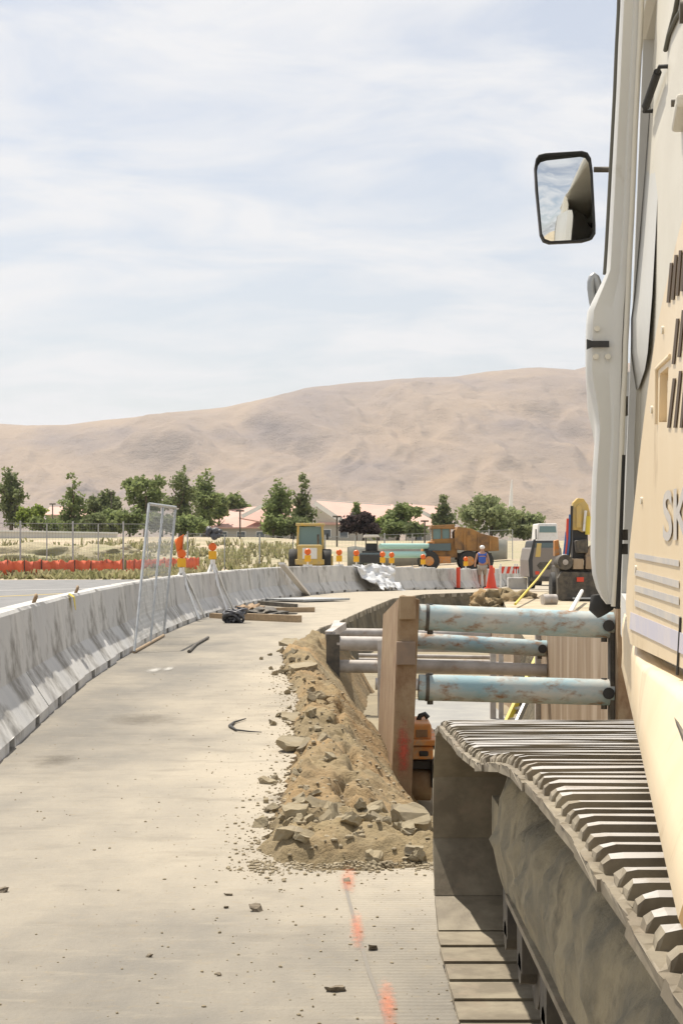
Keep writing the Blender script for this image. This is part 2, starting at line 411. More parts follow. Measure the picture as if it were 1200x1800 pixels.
def leafmat(name, a, b):
    m = mat(name, a, 0.75, col2=b, scale=0.9, lo=0.4, hi=0.6, spec=0.25, rnd=0.08)
    n, l = m.node_tree.nodes, m.node_tree.links; p = n['Principled BSDF']; t = n.new('ShaderNodeBsdfTranslucent'); mixs = n.new('ShaderNodeMixShader'); mixs.inputs[0].default_value = 0.5
    l.new(p.inputs['Base Color'].links[0].from_socket, t.inputs['Color']); l.new(p.outputs[0], mixs.inputs[1]); l.new(t.outputs[0], mixs.inputs[2]); l.new(mixs.outputs[0], n['Material Output'].inputs['Surface'])
    return m
M['leaf_dark'] = leafmat('leaf_dark', (0.15, 0.18, 0.075), (0.21, 0.24, 0.11))
M['leaf_mid'] = leafmat('leaf_mid', (0.185, 0.23, 0.085), (0.25, 0.295, 0.12))
M['leaf_bright'] = leafmat('leaf_bright', (0.18, 0.24, 0.04), (0.25, 0.30, 0.07))
M['leaf_hazed'] = leafmat('leaf_hazed', (0.22, 0.26, 0.12), (0.30, 0.33, 0.17))  # dust haze in front of these trees is put into the pale leaf colour
M['leaf_plum'] = leafmat('leaf_plum', (0.035, 0.026, 0.026), (0.065, 0.045, 0.042))
M['weed'] = leafmat('weed', (0.24, 0.24, 0.11), (0.40, 0.36, 0.21))

def spray_material(name, col, scale=26, amax=0.7, ax=(1, 1, 0)):
    m = bpy.data.materials.new(name); m.use_nodes = True
    n, l = m.node_tree.nodes, m.node_tree.links
    b = n['Principled BSDF']; b.inputs['Base Color'].default_value = (*col, 1); b.inputs['Roughness'].default_value = 0.9
    t = n.new('ShaderNodeTexCoord')
    no = n.new('ShaderNodeTexNoise'); no.inputs['Scale'].default_value = scale; no.inputs['Detail'].default_value = 6; no.inputs['Roughness'].default_value = 0.8
    l.new(t.outputs['Object'], no.inputs['Vector'])
    # soft disc fall-off in the sheet's own generated coordinates
    mp = n.new('ShaderNodeVectorMath'); mp.operation = 'DISTANCE'; mp.inputs[1].default_value = tuple(0.5 * a for a in ax)
    fl = n.new('ShaderNodeVectorMath'); fl.operation = 'MULTIPLY'; fl.inputs[1].default_value = ax
    l.new(t.outputs['Generated'], fl.inputs[0]); l.new(fl.outputs[0], mp.inputs[0])
    a = n.new('ShaderNodeMapRange'); a.inputs['From Min'].default_value = 0.5; a.inputs['From Max'].default_value = 0.05
    l.new(mp.outputs['Value'], a.inputs[0])
    s = n.new('ShaderNodeMath'); s.operation = 'MULTIPLY_ADD'; s.inputs[1].default_value = 1.4; s.inputs[2].default_value = -0.74
    l.new(no.outputs['Fac'], s.inputs[0])
    ad = n.new('ShaderNodeMath'); ad.operation = 'MULTIPLY_ADD'; ad.inputs[1].default_value = 0.7
    l.new(a.outputs[0], ad.inputs[0]); l.new(s.outputs[0], ad.inputs[2])
    cl = n.new('ShaderNodeMapRange'); cl.inputs['From Min'].default_value = 0.12; cl.inputs['From Max'].default_value = 0.75; cl.inputs['To Max'].default_value = amax
    l.new(ad.outputs[0], cl.inputs[0]); l.new(cl.outputs[0], b.inputs['Alpha'])
    return m
M['spray_orange'] = spray_material('orange_marking_spray', (0.72, 0.22, 0.11), 34, 0.5)
M['spray_white'] = spray_material('white_marking_spray', (0.62, 0.60, 0.55))
M['oil'] = spray_material('oil_stain', (0.15, 0.13, 0.10), 5, 0.45)
M['spray_post'] = spray_material('post_red_spray', (0.52, 0.10, 0.06), 22, 0.9, (1, 0, 1))

# ------------------------------------------------------------------ plan of the site
PAVE_EDGE = [(0.348, 6.74), (0.10, 6.60), (-0.178, 6.68), (-0.33, 7.2), (-0.33, 8.23), (-0.293, 9.25), (-0.282, 10.57), (-0.34, 11.55), (-0.37, 14.3), (-0.58, 17.2),
             (-0.74, 21), (-0.36, 27.2), (0.0, 30.5), (0.477, 35.8), (1.33, 44.3), (2.4, 48.8), (4.95, 53)]
TRENCH = PAVE_EDGE + [(5.6, 52.0), (4.6, 47), (3.9, 41), (3.0, 30), (2.45, 22), (2.12, 17), (2.08, 6.7)]
BASE_EDGE = [(-1.35, 4.0), (-1.97, 9.86), (-2.30, 14.5), (-2.55, 20.4), (-2.62, 26.6), (-2.40, 34), (-1.55, 44.2), (0.0, 51.0), (2.2, 59), (5.0, 68), (7.1, 75.5), (9.0, 82)]

def resample(pts, step):
    out = [Vector(pts[0]).to_2d()]
    for a, b in zip(pts, pts[1:]):
        a, b = Vector(a), Vector(b); n = max(1, int((b - a).length / step))
        for i in range(1, n + 1): out.append(a.lerp(b, i / n))
    return out

def catmull(pts, step=0.4):
    P_ = [Vector(p) for p in pts]; out = []
    for i in range(len(P_) - 1):
        p0 = P_[max(i - 1, 0)]; p1 = P_[i]; p2 = P_[i + 1]; p3 = P_[min(i + 2, len(P_) - 1)]
        n = max(2, int((p2 - p1).length / step))
        for k in range(n):
            t = k / n
            out.append(0.5 * ((2 * p1) + (p2 - p0) * t + (2 * p0 - 5 * p1 + 4 * p2 - p3) * t * t + (3 * p1 - p0 - 3 * p2 + p3) * t ** 3))
    out.append(P_[-1])
    return out

def inside(poly, x, y):
    c = False; n = len(poly); j = n - 1
    for i in range(n):
        xi, yi = poly[i][0], poly[i][1]; xj, yj = poly[j][0], poly[j][1]
        if (yi > y) != (yj > y) and x < (xj - xi) * (y - yi) / (yj - yi) + xi: c = not c
        j = i
    return c

def cdt(loops, extra=()):
    vs, es = [], []
    for lp in loops:
        b = len(vs); vs += [Vector((p[0], p[1])) for p in lp]
        es += [(b + i, b + (i + 1) % len(lp)) for i in range(len(lp))]
    vs += [Vector(p) for p in extra]
    r = delaunay_2d_cdt(vs, es, [], 0, 1e-5)
    return r[0], r[2]

BARRIER_EDGE = catmull(BASE_EDGE, 0.3)
def offset_path(path, d):
    out = []
    for i, p in enumerate(path):
        t = (path[min(i + 1, len(path) - 1)] - path[max(i - 1, 0)]).normalized()
        out.append(p + Vector((-t.y, t.x)) * d)
    return out
BARRIER_MID = offset_path(BARRIER_EDGE, 0.305)

# ground sheet with the trench cut out of it
EXT = 9000
pts = []
for gx in range(-60, 61, 4):
    for gy in range(-8, 181, 4):
        pts.append((gx + 0.01 * (gy % 3), gy))
for gx in range(-600, 601, 60):
    for gy in range(190, 900, 60): pts.append((gx, gy))
TR = [(p.x, p.y) for p in resample(TRENCH + [TRENCH[0]], 1.5)][:-1]
pts = [p for p in pts if not inside(TR, *p)]
gv, gf = cdt([[(-EXT, -60), (EXT, -60), (EXT, EXT), (-EXT, EXT)], TR], pts)
mb = MB(); vs = [(v.x, v.y, gz(v.x, v.y) - 0.012) for v in gv]
mats_g = []
for f in gf:
    c = (gv[f[0]] + gv[f[1]] + gv[f[2]]) / 3
    if inside(TR, c.x, c.y): continue
    mb.f.append(tuple(f)); mb.sm.append(False); mb.mi.append(1 if c.y > 84 else 0)
mb.v = vs
ground = tag(mb.build('ground', [M['dirt'], M['field']]), kind='structure')

# trench walls and floor
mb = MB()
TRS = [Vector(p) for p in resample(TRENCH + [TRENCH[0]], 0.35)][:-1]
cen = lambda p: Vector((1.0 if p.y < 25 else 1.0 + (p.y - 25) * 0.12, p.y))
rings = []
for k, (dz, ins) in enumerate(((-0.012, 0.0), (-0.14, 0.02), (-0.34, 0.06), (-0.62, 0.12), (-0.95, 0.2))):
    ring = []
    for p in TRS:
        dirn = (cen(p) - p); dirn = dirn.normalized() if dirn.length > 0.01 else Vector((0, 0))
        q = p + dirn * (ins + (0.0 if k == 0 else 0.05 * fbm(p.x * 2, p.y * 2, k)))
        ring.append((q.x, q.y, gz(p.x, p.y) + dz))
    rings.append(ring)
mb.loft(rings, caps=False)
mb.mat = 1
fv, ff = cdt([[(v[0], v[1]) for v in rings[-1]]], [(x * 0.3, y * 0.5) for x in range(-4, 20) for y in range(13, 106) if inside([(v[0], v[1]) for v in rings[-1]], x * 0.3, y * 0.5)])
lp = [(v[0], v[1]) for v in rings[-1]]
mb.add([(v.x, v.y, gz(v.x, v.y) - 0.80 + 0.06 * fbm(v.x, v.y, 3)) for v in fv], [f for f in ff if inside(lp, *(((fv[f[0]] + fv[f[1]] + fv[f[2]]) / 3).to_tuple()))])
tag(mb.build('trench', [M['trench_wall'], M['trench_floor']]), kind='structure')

# road pavement beside the trench, its broken edge jagged
edge = []
for i, p in enumerate(resample(PAVE_EDGE, 0.09)):
    a = 0.055 if p.y < 24 else 0.03
    edge.append((p.x + a * fbm(p.x * 7, p.y * 7, 1.5) + random.uniform(-0.018, 0.018), p.y + random.uniform(-0.015, 0.015)))
left = [(p.x, p.y) for p in offset_path(BARRIER_EDGE, 0.75)][::3]
poly = [(2.1, 6.66), (3.2, 6.7), (6.0, 6.9), (6.0, -4), (-3.2, -4)] + left + [(13, 82), (13, 56), (5.6, 53.2)] + edge[::-1]
pg = [(x * 1.3, y * 1.5) for x in range(-4, 10) for y in range(0, 54)]
pg = [p for p in pg if inside(poly, *p)]
pv, pf = cdt([poly], pg)
mb = MB()
keep = [f for f in pf if inside(poly, *(((pv[f[0]] + pv[f[1]] + pv[f[2]]) / 3).to_tuple()))]
mb.add([(v.x, v.y, gz(v.x, v.y)) for v in pv], keep)
n = len(poly)
top = [(p[0], p[1], gz(*p)) for p in poly]; bot = [(p[0], p[1], gz(*p) - 0.11) for p in poly]
mb.add(top + bot, [(i, (i + 1) % n, n + (i + 1) % n, n + i) for i in range(n)])
road = tag(mb.build('road_pavement', M['pavement']), kind='structure')

# open carriageway to the left of the barrier, with its lines
def strip(path_a, path_b, dz, name, m, **kw):
    mb = MB(); va = [(p.x, p.y, gz(p.x, p.y) + dz) for p in path_a]; vb = [(p.x, p.y, gz(p.x, p.y) + dz) for p in path_b]; k = len(va)
    mb.add(va + vb, [(i, i + 1, k + i + 1, k + i) for i in range(k - 1)])
    return tag(mb.build(name, m, kw.get('parent')), kind=kw.get('kind'))
mb = MB()
ap = [(-2.2, 0), (-3.3, 20.4), (-3.45, 28), (-2.9, 40), (-1.2, 51), (1.4, 60), (-3.0, 73.5), (-9, 73.8), (-16, 72), (-60, 62), (-60, 0)]
av, af = cdt([ap], [(x * 3.0, y * 3.0) for x in range(-19, 0) for y in range(1, 24) if inside(ap, x * 3.0, y * 3.0)])
mb.add([(v.x, v.y, gz(v.x, v.y) - 0.005) for v in av], [f for f in af if inside(ap, *(((av[f[0]] + av[f[1]] + av[f[2]]) / 3).to_tuple()))])
asphalt = tag(mb.build('asphalt_road', M['asphalt']), kind='structure')
def ground_line(name, pts, w, m, dz=0.004, parent=None):
    path = resample(pts, 1.0)
    a = offset_path(path, w / 2); b = offset_path(path, -w / 2)
    mb = MB(); k = len(a)
    mb.add([(p.x, p.y, gz(p.x, p.y) + dz) for p in a] + [(p.x, p.y, gz(p.x, p.y) + dz) for p in b], [(i, i + 1, k + i + 1, k + i) for i in range(k - 1)])
    return mb.build(name, m, parent)
for nm, y0, y1, w, m in (('yellow_line', 1049, 1040, 0.22, 'yellow_line'), ('white_line', 1037, 1034, 0.30, 'white_line')):
    a = G(-60, y0 + 2); b = G(190, y1)
    ground_line(nm, [(a.x, a.y), (b.x, b.y)], w, M[m], 0.0, asphalt)

# saw cut line, spray marks and stains lying on the pavement
cut = [G(x, y) for x, y in ((604, 1545), (612, 1580), (628, 1640), (648, 1710), (668, 1760), (690, 1830), (712, 1900))]
mcut = mat('saw_cut_dust', (0.22, 0.20, 0.17), 0.95)
ground_line('saw_cut', [(p.x, p.y) for p in cut], 0.012, mcut, 0.004, road)
def decal(name, px, py, wpx, hpx, m, parent, k=0):
    a = G(px - wpx / 2, py); b = G(px + wpx / 2, py); y0 = G(px, py + hpx / 2).y; y1 = G(px, py - hpx / 2).y
    c = G(px, py); w = (b.x - a.x) / 2
    mb = MB(); mb.add([(c.x - w, y0, 0.005 + k * 0.003), (c.x + w, y0, 0.005 + k * 0.003), (c.x + w, y1, 0.005 + k * 0.003), (c.x - w, y1, 0.005 + k * 0.003)], [(0, 1, 2, 3)])
    return mb.build(name, m, parent)
for a in ((612, 1550, 38, 60), (628, 1640, 34, 90), (682, 1775, 44, 130)):
    decal('orange_mark', *a, M['spray_orange'], road, 1)
decal('chalk_mark', 272, 1179, 34, 12, M['spray_white'], road, 1)
decal('chalk_mark', 296, 1177, 26, 10, M['spray_white'], road, 1)
for a in ((95, 1338, 110, 36), (540, 1410, 200, 60), (250, 1265, 180, 30)):
    decal('stain', *a, M['oil'], road, 0)

# ------------------------------------------------------------------ hills
def interp(tab, x):
    if x <= tab[0][0]: return tab[0][1]
    for (a, b), (c, d) in zip(tab, tab[1:]):
        if x <= c: return b + (d - b) * (x - a) / (c - a)
    return tab[-1][1]
RIDGE = [(-900, 800), (-400, 770), (0, 745), (60, 749), (130, 747), (200, 739), (300, 729), (400, 716), (480, 700), (540, 684), (600, 676), (700, 668), (800, 663), (850, 655), (940, 647), (1000, 652), (1040, 641), (1100, 640), (1250, 652), (1500, 690), (2000, 760)]
mb = MB(); nx, ny = 520, 170
vs = []
for j in range(ny):
    t = j / (ny - 1)
    for i in range(nx):
        px = -700 + 2700 * i / (nx - 1)
        d = 2900 + 2400 * t
        X = (px - CX) * 4600 / F
        ridge = (HY - interp(RIDGE, px)) * 4600 / F
        prof = sstep(0, 0.72, t) * (1 - 0.0 * t) if t <= 0.72 else 1 - 0.25 * ((t - 0.72) / 0.28)
        wob = X / 420 + 0.55 * fbm(X / 900, d / 900, 2)
        spur = 1 - abs(2 * ((wob * 1.0) % 1.0) - 1)
        wx = X + 130 * fbm(X / 500, d / 500, 7) + 0.16 * (d - 3800)
        g = noise.ridged_multi_fractal(Vector((wx / 560, d / 2300, 1.7)), 0.9, 2.15, 7, 1.0, 2.0)
        g2 = noise.ridged_multi_fractal(Vector((wx / 170, d / 900, 4.7)), 0.9, 2.2, 5, 1.0, 2.0)
        env = math.sin(PI * min(1, t / 0.72)) ** 0.7 * (1 - 0.97 * sstep(0.42, 0.68, t)) if t <= 0.72 else 0.02
        z = ridge * (prof * 0.97 + 0.03) + ((g - 1.1) * 72 + (g2 - 1.1) * 26) * env + 5 * fbm(X / 120, d / 120, 4) * min(1, t * 3) * (0.5 if t > 0.6 else 1)
        vs.append((X, d, z - 8 * (1 - min(1, t * 6))))
fs = [(j * nx + i, j * nx + i + 1, (j + 1) * nx + i + 1, (j + 1) * nx + i) for j in range(ny - 1) for i in range(nx - 1)]
mb.add(vs, fs, True)
tag(mb.build('hills', M['hill']), kind='structure')

# ------------------------------------------------------------------ soil bank along the trench and broken asphalt
EDGE_Y = sorted([(p[1], p[0]) for p in PAVE_EDGE[3:]])
def edge_x(y): return interp(EDGE_Y, y)
def soil_z(x, y):
    u = x - edge_x(max(y, 7.2))
    front = y - 6.75
    z = 0.035
    ins = min(u - 0.34, y - 7.75 - 0.25 * max(0, 0.5 - x))
    if x > 0.55: ins = min(u - 0.34, y - 7.5)
    if ins > 0: z -= min((0.55 + 0.45 * sstep(8.8, 11.2, y)) * min(ins, 0.36) + 1.7 * max(0, ins - 0.36), 0.9)
    if u < 0.10: z += (u - 0.10) * 0.95
    if front < 0.14: z += (front - 0.14) * 0.55
    z += 0.05 * math.exp(-((u - 0.12) / 0.12) ** 2) * (0.5 + fbm(x * 2, y * 1.3, 9)) + 0.03 * math.exp(-((front - 0.35) / 0.3) ** 2)
    r = fbm(x * 3.0, y * 3.0, 0, 5) * 0.075 + abs(fbm(x * 8, y * 8, 5, 4)) * 0.045 + fbm(x * 30, y * 30, 8, 3) * 0.007
    # tension crack along the lip, where the bank starts to slump
    cu = u - 0.335 - 0.05 * fbm(y * 1.1, 3.0, 1) - 0.02 * fbm(y * 6, 1.0, 1)
    if 7.9 < y < 13.5: z -= 0.17 * math.exp(-(cu / 0.028) ** 2) * max(0.0, min(1.0, 0.75 + 1.6 * fbm(y * 1.7, 8.0, 2))) * sstep(7.9, 8.3, y)
    if y > 15: z -= 0.03 * min(1, (y - 15) / 4)
    w = 1.0 if ins < 0 else max(0.5, 1 - ins)
    return z + r * w
mb = MB(); sx, sy = 0.022, 0.026
xs = [-1.25 + sx * i for i in range(int(3.35 / sx))]
ys = []
y = 6.2
while y < 25: ys.append(y); y += sy * max(1.0, y / 8.5)
vs = [(x, y, soil_z(x, y)) for y in ys for x in xs]
nx = len(xs); fs = []
for j in range(len(ys) - 1):
    for i in range(nx - 1):
        q = (j * nx + i, j * nx + i + 1, (j + 1) * nx + i + 1, (j + 1) * nx + i)
        if max(vs[k][2] for k in q) > -0.06 or (xs[i] > edge_x(max(ys[j], 7.2)) + 0.1 and min(vs[k][2] for k in q) < 0.4):
            if xs[i] - edge_x(max(ys[j], 7.2)) > -0.5: fs.append(q)
mb.add(vs, fs, True)
tag(mb.build('soil_bank', M['soil']), kind='structure')

def chunk_mesh(sx, sy, sz, seed, name='chunk'):
    rnd = random.Random(seed); bm = bmesh.new()
    n = rnd.randint(5, 8); ang = sorted((k + rnd.uniform(-0.3, 0.3)) * 2 * PI / n for k in range(n))
    bt, tp = [], []
    for a in ang:
        r = rnd.uniform(0.75, 1.1)
        bt.append(bm.verts.new((sx * r * math.cos(a) * 0.5 * rnd.uniform(0.85, 1.05), sy * r * math.sin(a) * 0.5 * rnd.uniform(0.85, 1.05), -sz / 2)))
        tp.append(bm.verts.new((sx * r * math.cos(a) * 0.5, sy * r * math.sin(a) * 0.5, sz / 2 * rnd.uniform(0.65, 1.1))))
    bm.faces.new(bt[::-1]); bm.faces.new(tp)
    for i in range(n): bm.faces.new((bt[i], bt[(i + 1) % n], tp[(i + 1) % n], tp[i]))
    bmesh.ops.subdivide_edges(bm, edges=bm.edges[:], cuts=2, use_grid_fill=True)
    bmesh.ops.triangulate(bm, faces=[f for f in bm.faces if len(f.verts) > 4])
    for v in bm.verts:
        v.co += Vector((fbm(v.co.x * 14 + seed, v.co.y * 14, v.co.z * 14), fbm(v.co.x * 14, v.co.y * 14 + seed, v.co.z * 14), fbm(v.co.x * 14, v.co.y * 14, v.co.z * 14 + seed))) * 0.018
    me = bpy.data.meshes.new(name); bm.to_mesh(me); bm.free()
    me.materials.append(M['chunk'])
    return me
def place_chunk(me, x, y, tilt, rz, label, sink=0.0, name='asphalt_chunk', group='broken asphalt chunks along the trench'):
    o = bpy.data.objects.new(name, me); COL.objects.link(o)
    z = max(soil_z(x, y) if y < 24.9 and x > -1.2 else 0, 0.0 if x < edge_x(max(y, 7.2)) else -0.9)
    o.location = (x, y, z + sink); o.rotation_euler = (tilt[0], tilt[1], rz)
    return tag(o, label, 'rubble', group)
BIG = [  # pixel x, y of the centre, width px, depth factor, thickness px, tilt, label
    (728, 1478, 84, 1.0, 34, (0.30, 0.22), 'largest pale asphalt slab beside the steel track, tilted with dark shade under it'),
    (668, 1433, 66, 0.9, 12, (0.10, 0.0), 'flat pale asphalt slab lying on the soil below the rusty post'),
    (612, 1472, 46, 0.8, 26, (0.25, -0.2), 'block of broken asphalt in the middle of the rubble pile'),
    (660, 1515, 40, 0.7, 22, (0.2, 0.3), 'small pale asphalt block at the front of the rubble pile'),
    (520, 1462, 48, 0.8, 14, (0.2, -0.15), 'broken asphalt plate at the left end of the rubble pile'),
    (562, 1452, 56, 0.7, 20, (0.5, 0.3), 'dark upright asphalt piece left of centre in the rubble pile'),
    (520, 1264, 62, 1.5, 8, (0.12, 0.05), 'curled asphalt flake with dark edge, second cluster up the trench edge'),
    (532, 1188, 60, 1.6, 10, (0.10, -0.08), 'stack of thin asphalt flakes farther up the trench edge'),
    (520, 1320, 70, 1.2, 12, (0.25, 0.1), 'asphalt flake lifted over a dark hollow at the pavement edge'),
    (538, 1362, 40, 1.2, 10, (0.15, 0.2), 'pale asphalt flake lying just below the dark hollow'),
    (540, 1522, 50, 0.8, 16, (0.15, 0.1), 'asphalt piece at the lowest edge of the rubble on the road'),
    (510, 1135, 40, 1.6, 10, (0.2, 0.0), 'farthest asphalt flake with dark underside at the pavement edge'),
]
for i, (px, py, w, df, th, tl, lab) in enumerate(BIG):
    g = G(px, py); s = g.y / F
    me = chunk_mesh(w * s, w * s * df, max(th * s, 0.03), 100 + i)
    place_chunk(me, g.x, g.y, tl, random.uniform(-0.5, 0.5), lab, 0.02, group='large asphalt pieces')
small = [chunk_mesh(*random.choice([(0.09, 0.07, 0.04), (0.06, 0.07, 0.045), (0.12, 0.08, 0.05), (0.08, 0.11, 0.03)]), 300 + k) for k in range(9)]
rc = random.Random(4)
for k in range(150):
    if k < 75:
        px, py = rc.uniform(455, 752), 1400 + 135 * rc.random() ** 0.8
        if px < 500 and py > 1490: continue
    else:
        y_ = rc.uniform(7.4, 21); x_ = edge_x(y_) + rc.gauss(0.08, 0.13)
        px, py = CX + x_ * F / y_, HY + F * H / y_
    g = G(px, py)
    o = place_chunk(rc.choice(small), g.x, g.y, (rc.uniform(-0.7, 0.7), rc.uniform(-0.7, 0.7)), rc.uniform(0, 6.28), 'small broken asphalt clod scattered on the soil along the trench edge', 0.012)
    s = 0.45 + 0.85 * rc.random() ** 1.8; o.scale = (s, s, s * rc.uniform(0.7, 1.1))
# loose stones big enough to pick out on the pavement
stones = [chunk_mesh(0.05, 0.04, 0.03, 500 + k, 'stone') for k in range(4)]
for me in stones: me.materials.clear(); me.materials.append(M['gravel'])
for px, py, s, lab in ((450, 1601, 1.35, 'dark brown clod lying alone in the middle of the road'), (4, 1568, 1.2, 'dark clod at the left border of the road'),
                       (402, 1574, 0.6, None), (398, 1596, 0.6, None), (262, 1682, 0.55, None), (590, 1742, 1.1, 'pale stone left of the lowest orange paint mark'), (655, 1668, 1.1, 'stone right of the saw cut line'), (610, 1553, 1.1, 'dark stone at the start of the saw cut line'), (385, 1715, 0.5, None)):
    g = G(px, py); o = bpy.data.objects.new('stone', rc.choice(stones)); COL.objects.link(o)
    s *= 0.75; o.location = (g.x, g.y, 0.006 * s); o.scale = (s * 1.15, s, s * 0.7); o.rotation_euler = (0, 0, rc.uniform(0, 6))
    tag(o, lab or 'small dark stone lying loose on the dusty road', 'stone', 'loose stones on the road')
# bent black strip left on the road
mb = MB(); q = [G(x, y) + Vector((0, 0, 0.012)) for x, y in ((432, 1266), (412, 1272), (404, 1279), (415, 1286), (440, 1289), (460, 1290))]
mb.tube(q, [0.004, 0.008, 0.013, 0.007, 0.005, 0.003], 6)
tag(mb.build('rubber_strip', M['rubber'], loc=q[2]), 'hooked black rubber strip lying on the dusty road', 'debris')
mb = MB(); q = [G(x, y) + Vector((0, 0, 0.02)) for x, y in ((332, 1148), (345, 1135), (366, 1123))]
mb.tube(q, 0.02, 6)
tag(mb.build('steel_rod', M['dark_steel'], loc=q[0]), 'thin dark rod lying on the road right of the leaning panel', 'rod')
# gravel and crumbs
ico = bmesh.new(); bmesh.ops.create_icosphere(ico, subdivisions=1, radius=1); iv = [v.co.copy() for v in ico.verts]; if_ = [tuple(v.index for v in f.verts) for f in ico.faces]; ico.free()
mb = MB()
def crumbs(nr, fx, lo, hi, smooth=False):
    for _ in range(nr):
        x, y, z = fx(); s = lo + (hi - lo) * rc.random() ** 3.0
        a = rc.uniform(0, 6.28); ca_, sa = math.cos(a), math.sin(a); k = (rc.uniform(0.6, 1.3), rc.uniform(0.6, 1.3), rc.uniform(0.4, 0.9))
        mb.add([(x + s * (v.x * k[0] * ca_ - v.y * k[1] * sa), y + s * (v.x * k[0] * sa + v.y * k[1] * ca_), z + s * (v.z * k[2] + 0.3)) for v in iv], if_)
def road_pt():
    while True:
        y_ = 3.9 + 16 * rc.random() ** 1.6
        x_ = interp([(p.y, p.x) for p in BARRIER_EDGE], y_) + rc.random() * (edge_x(max(y_, 7.2)) - interp([(p.y, p.x) for p in BARRIER_EDGE], y_)) if y_ > 6.7 else rc.uniform(-1.6, 0.6)
        w = math.exp(-max(0, edge_x(max(y_, 7.2)) - x_) / 0.35) + 0.10
        if rc.random() < w: return x_, y_, 0.0
crumbs(1300, road_pt, 0.002, 0.007)
def soil_pt():
    y_ = 6.4 + 12 * rc.random() ** 1.7; x_ = edge_x(max(y_, 7.2)) + rc.uniform(-0.15, 0.9) if y_ > 7.6 else rc.uniform(-0.5, 1.1)
    return x_, y_, soil_z(x_, y_)
crumbs(3000, soil_pt, 0.003, 0.018)
def rim_pt():
    if rc.random() < 0.55:
        x_ = rc.uniform(-0.36, 0.85); return x_, 6.80 - abs(rc.gauss(0, 0.17)) * (0.5 + abs(2.2 * fbm(x_ * 2.2, 5, 2))) + 0.10 * fbm(x_ * 4, 2, 2), 0.0
    y_ = 6.6 + 11 * rc.random() ** 1.5; return edge_x(max(y_, 7.2)) - abs(rc.gauss(0, 0.10)) + 0.05, y_, 0.0
crumbs(3600, rim_pt, 0.0015, 0.011)
tag(mb.build('gravel', M['crumb']), 'crumbs of soil and asphalt strewn over road and bank', 'gravel', kind='stuff')

# ------------------------------------------------------------------ concrete barriers
PATH_L = [0.0]
for a, b in zip(BARRIER_MID, BARRIER_MID[1:]): PATH_L.append(PATH_L[-1] + (b - a).length)
def path_at(s):
    s = max(0.0, min(s, PATH_L[-1] - 1e-4))
    for i in range(len(PATH_L) - 1):
        if PATH_L[i + 1] >= s:
            t = (s - PATH_L[i]) / (PATH_L[i + 1] - PATH_L[i]); a, b = BARRIER_MID[i], BARRIER_MID[i + 1]
            return a.lerp(b, t), (b - a).normalized()
def path_px(px, edge=0.0):
    best = None
    for k in range(0, 4000):
        s = PATH_L[-1] * k / 4000; p, t = path_at(s)
        if p.y > 7:
            e = abs(CX + p.x * F / p.y - px)
            if best is None or e < best[0]: best = (e, s)
    return best[1]
BL = 3.05
def barrier_mesh(seed, L):
    prof = [(-0.305, 0.0), (-0.305, 0.075), (-0.20, 0.235), (-0.135, 0.33), (-0.105, 0.57), (-0.082, 0.785), (-0.065, 0.81), (0.065, 0.81), (0.082, 0.785), (0.105, 0.57), (0.135, 0.33), (0.20, 0.235), (0.305, 0.075), (0.305, 0.0)]
    ys = sorted(set([round(-L / 2 + L * k / 26, 4) for k in range(27)] + [-L * 0.29, -L * 0.29 - 0.01, -L * 0.20, -L * 0.20 + 0.01, L * 0.29, L * 0.29 + 0.01, L * 0.20, L * 0.20 - 0.01]))
    rings = []
    for y_ in ys:
        ring = []
        slot = L * 0.20 - 0.001 <= abs(y_) <= L * 0.29 + 0.001
        for (x_, z_) in prof:
            j = 0.0012 * fbm(x_ * 9 + seed, y_ * 5, z_ * 9)
            chip = 0.0
            if z_ in (0.785, 0.075): chip = -0.028 * max(0, fbm(y_ * 3 + seed * 3, x_ * 20, 2) - 0.22)
            zz_ = z_ + (0.075 if slot and z_ == 0.0 else 0.0)
            ring.append((x_ + j + (chip if x_ > 0 else -chip), y_, max(0.0, zz_ + chip * 0.8)))
        rings.append(ring)
    mb = MB(); mb.loft(rings)
    m = mb.build('barrier_shape', M['concrete'], loc=(0, 0, 0)); me = m.data; bpy.data.objects.remove(m)
    return me
bmeshes = [barrier_mesh(k * 7.3, BL - 0.05) for k in range(4)]
s0 = path_px(205) - BL * 4
M['concrete_dirty'] = mat('mud_splashed_concrete', (0.47, 0.465, 0.45), 0.9, col2=(0.58, 0.565, 0.53), scale=1.4, lo=0.36, hi=0.66, detail=9, bump=0.25, bscale=30, dist=0.008, col3=(0.135, 0.12, 0.095), scale3=1.9, lo3=0.52, hi3=0.66, stretch=(1, 0.7, 0.8), strength3=0.75)
barriers = []
ord_words = ['nearest', 'second', 'third', 'fourth', 'fifth', 'sixth', 'seventh', 'eighth', 'ninth', 'tenth', 'eleventh', 'twelfth', 'thirteenth', 'fourteenth', 'fifteenth', 'sixteenth', 'seventeenth', 'eighteenth', 'nineteenth', 'twentieth', 'twenty-first', 'twenty-second', 'twenty-third', 'twenty-fourth', 'twenty-fifth', 'twenty-sixth', 'twenty-seventh', 'twenty-eighth', 'twenty-ninth', 'thirtieth']
extra = {0: 'with dark mud smears low on its face', 1: 'with large dark mud stain above its foot', 2: 'with yellow tape on its top edge', 3: 'with dark stain below the joint', 4: 'behind the leaning mesh panel', 5: 'behind the leaning mesh panel'}
k = 0; s = s0
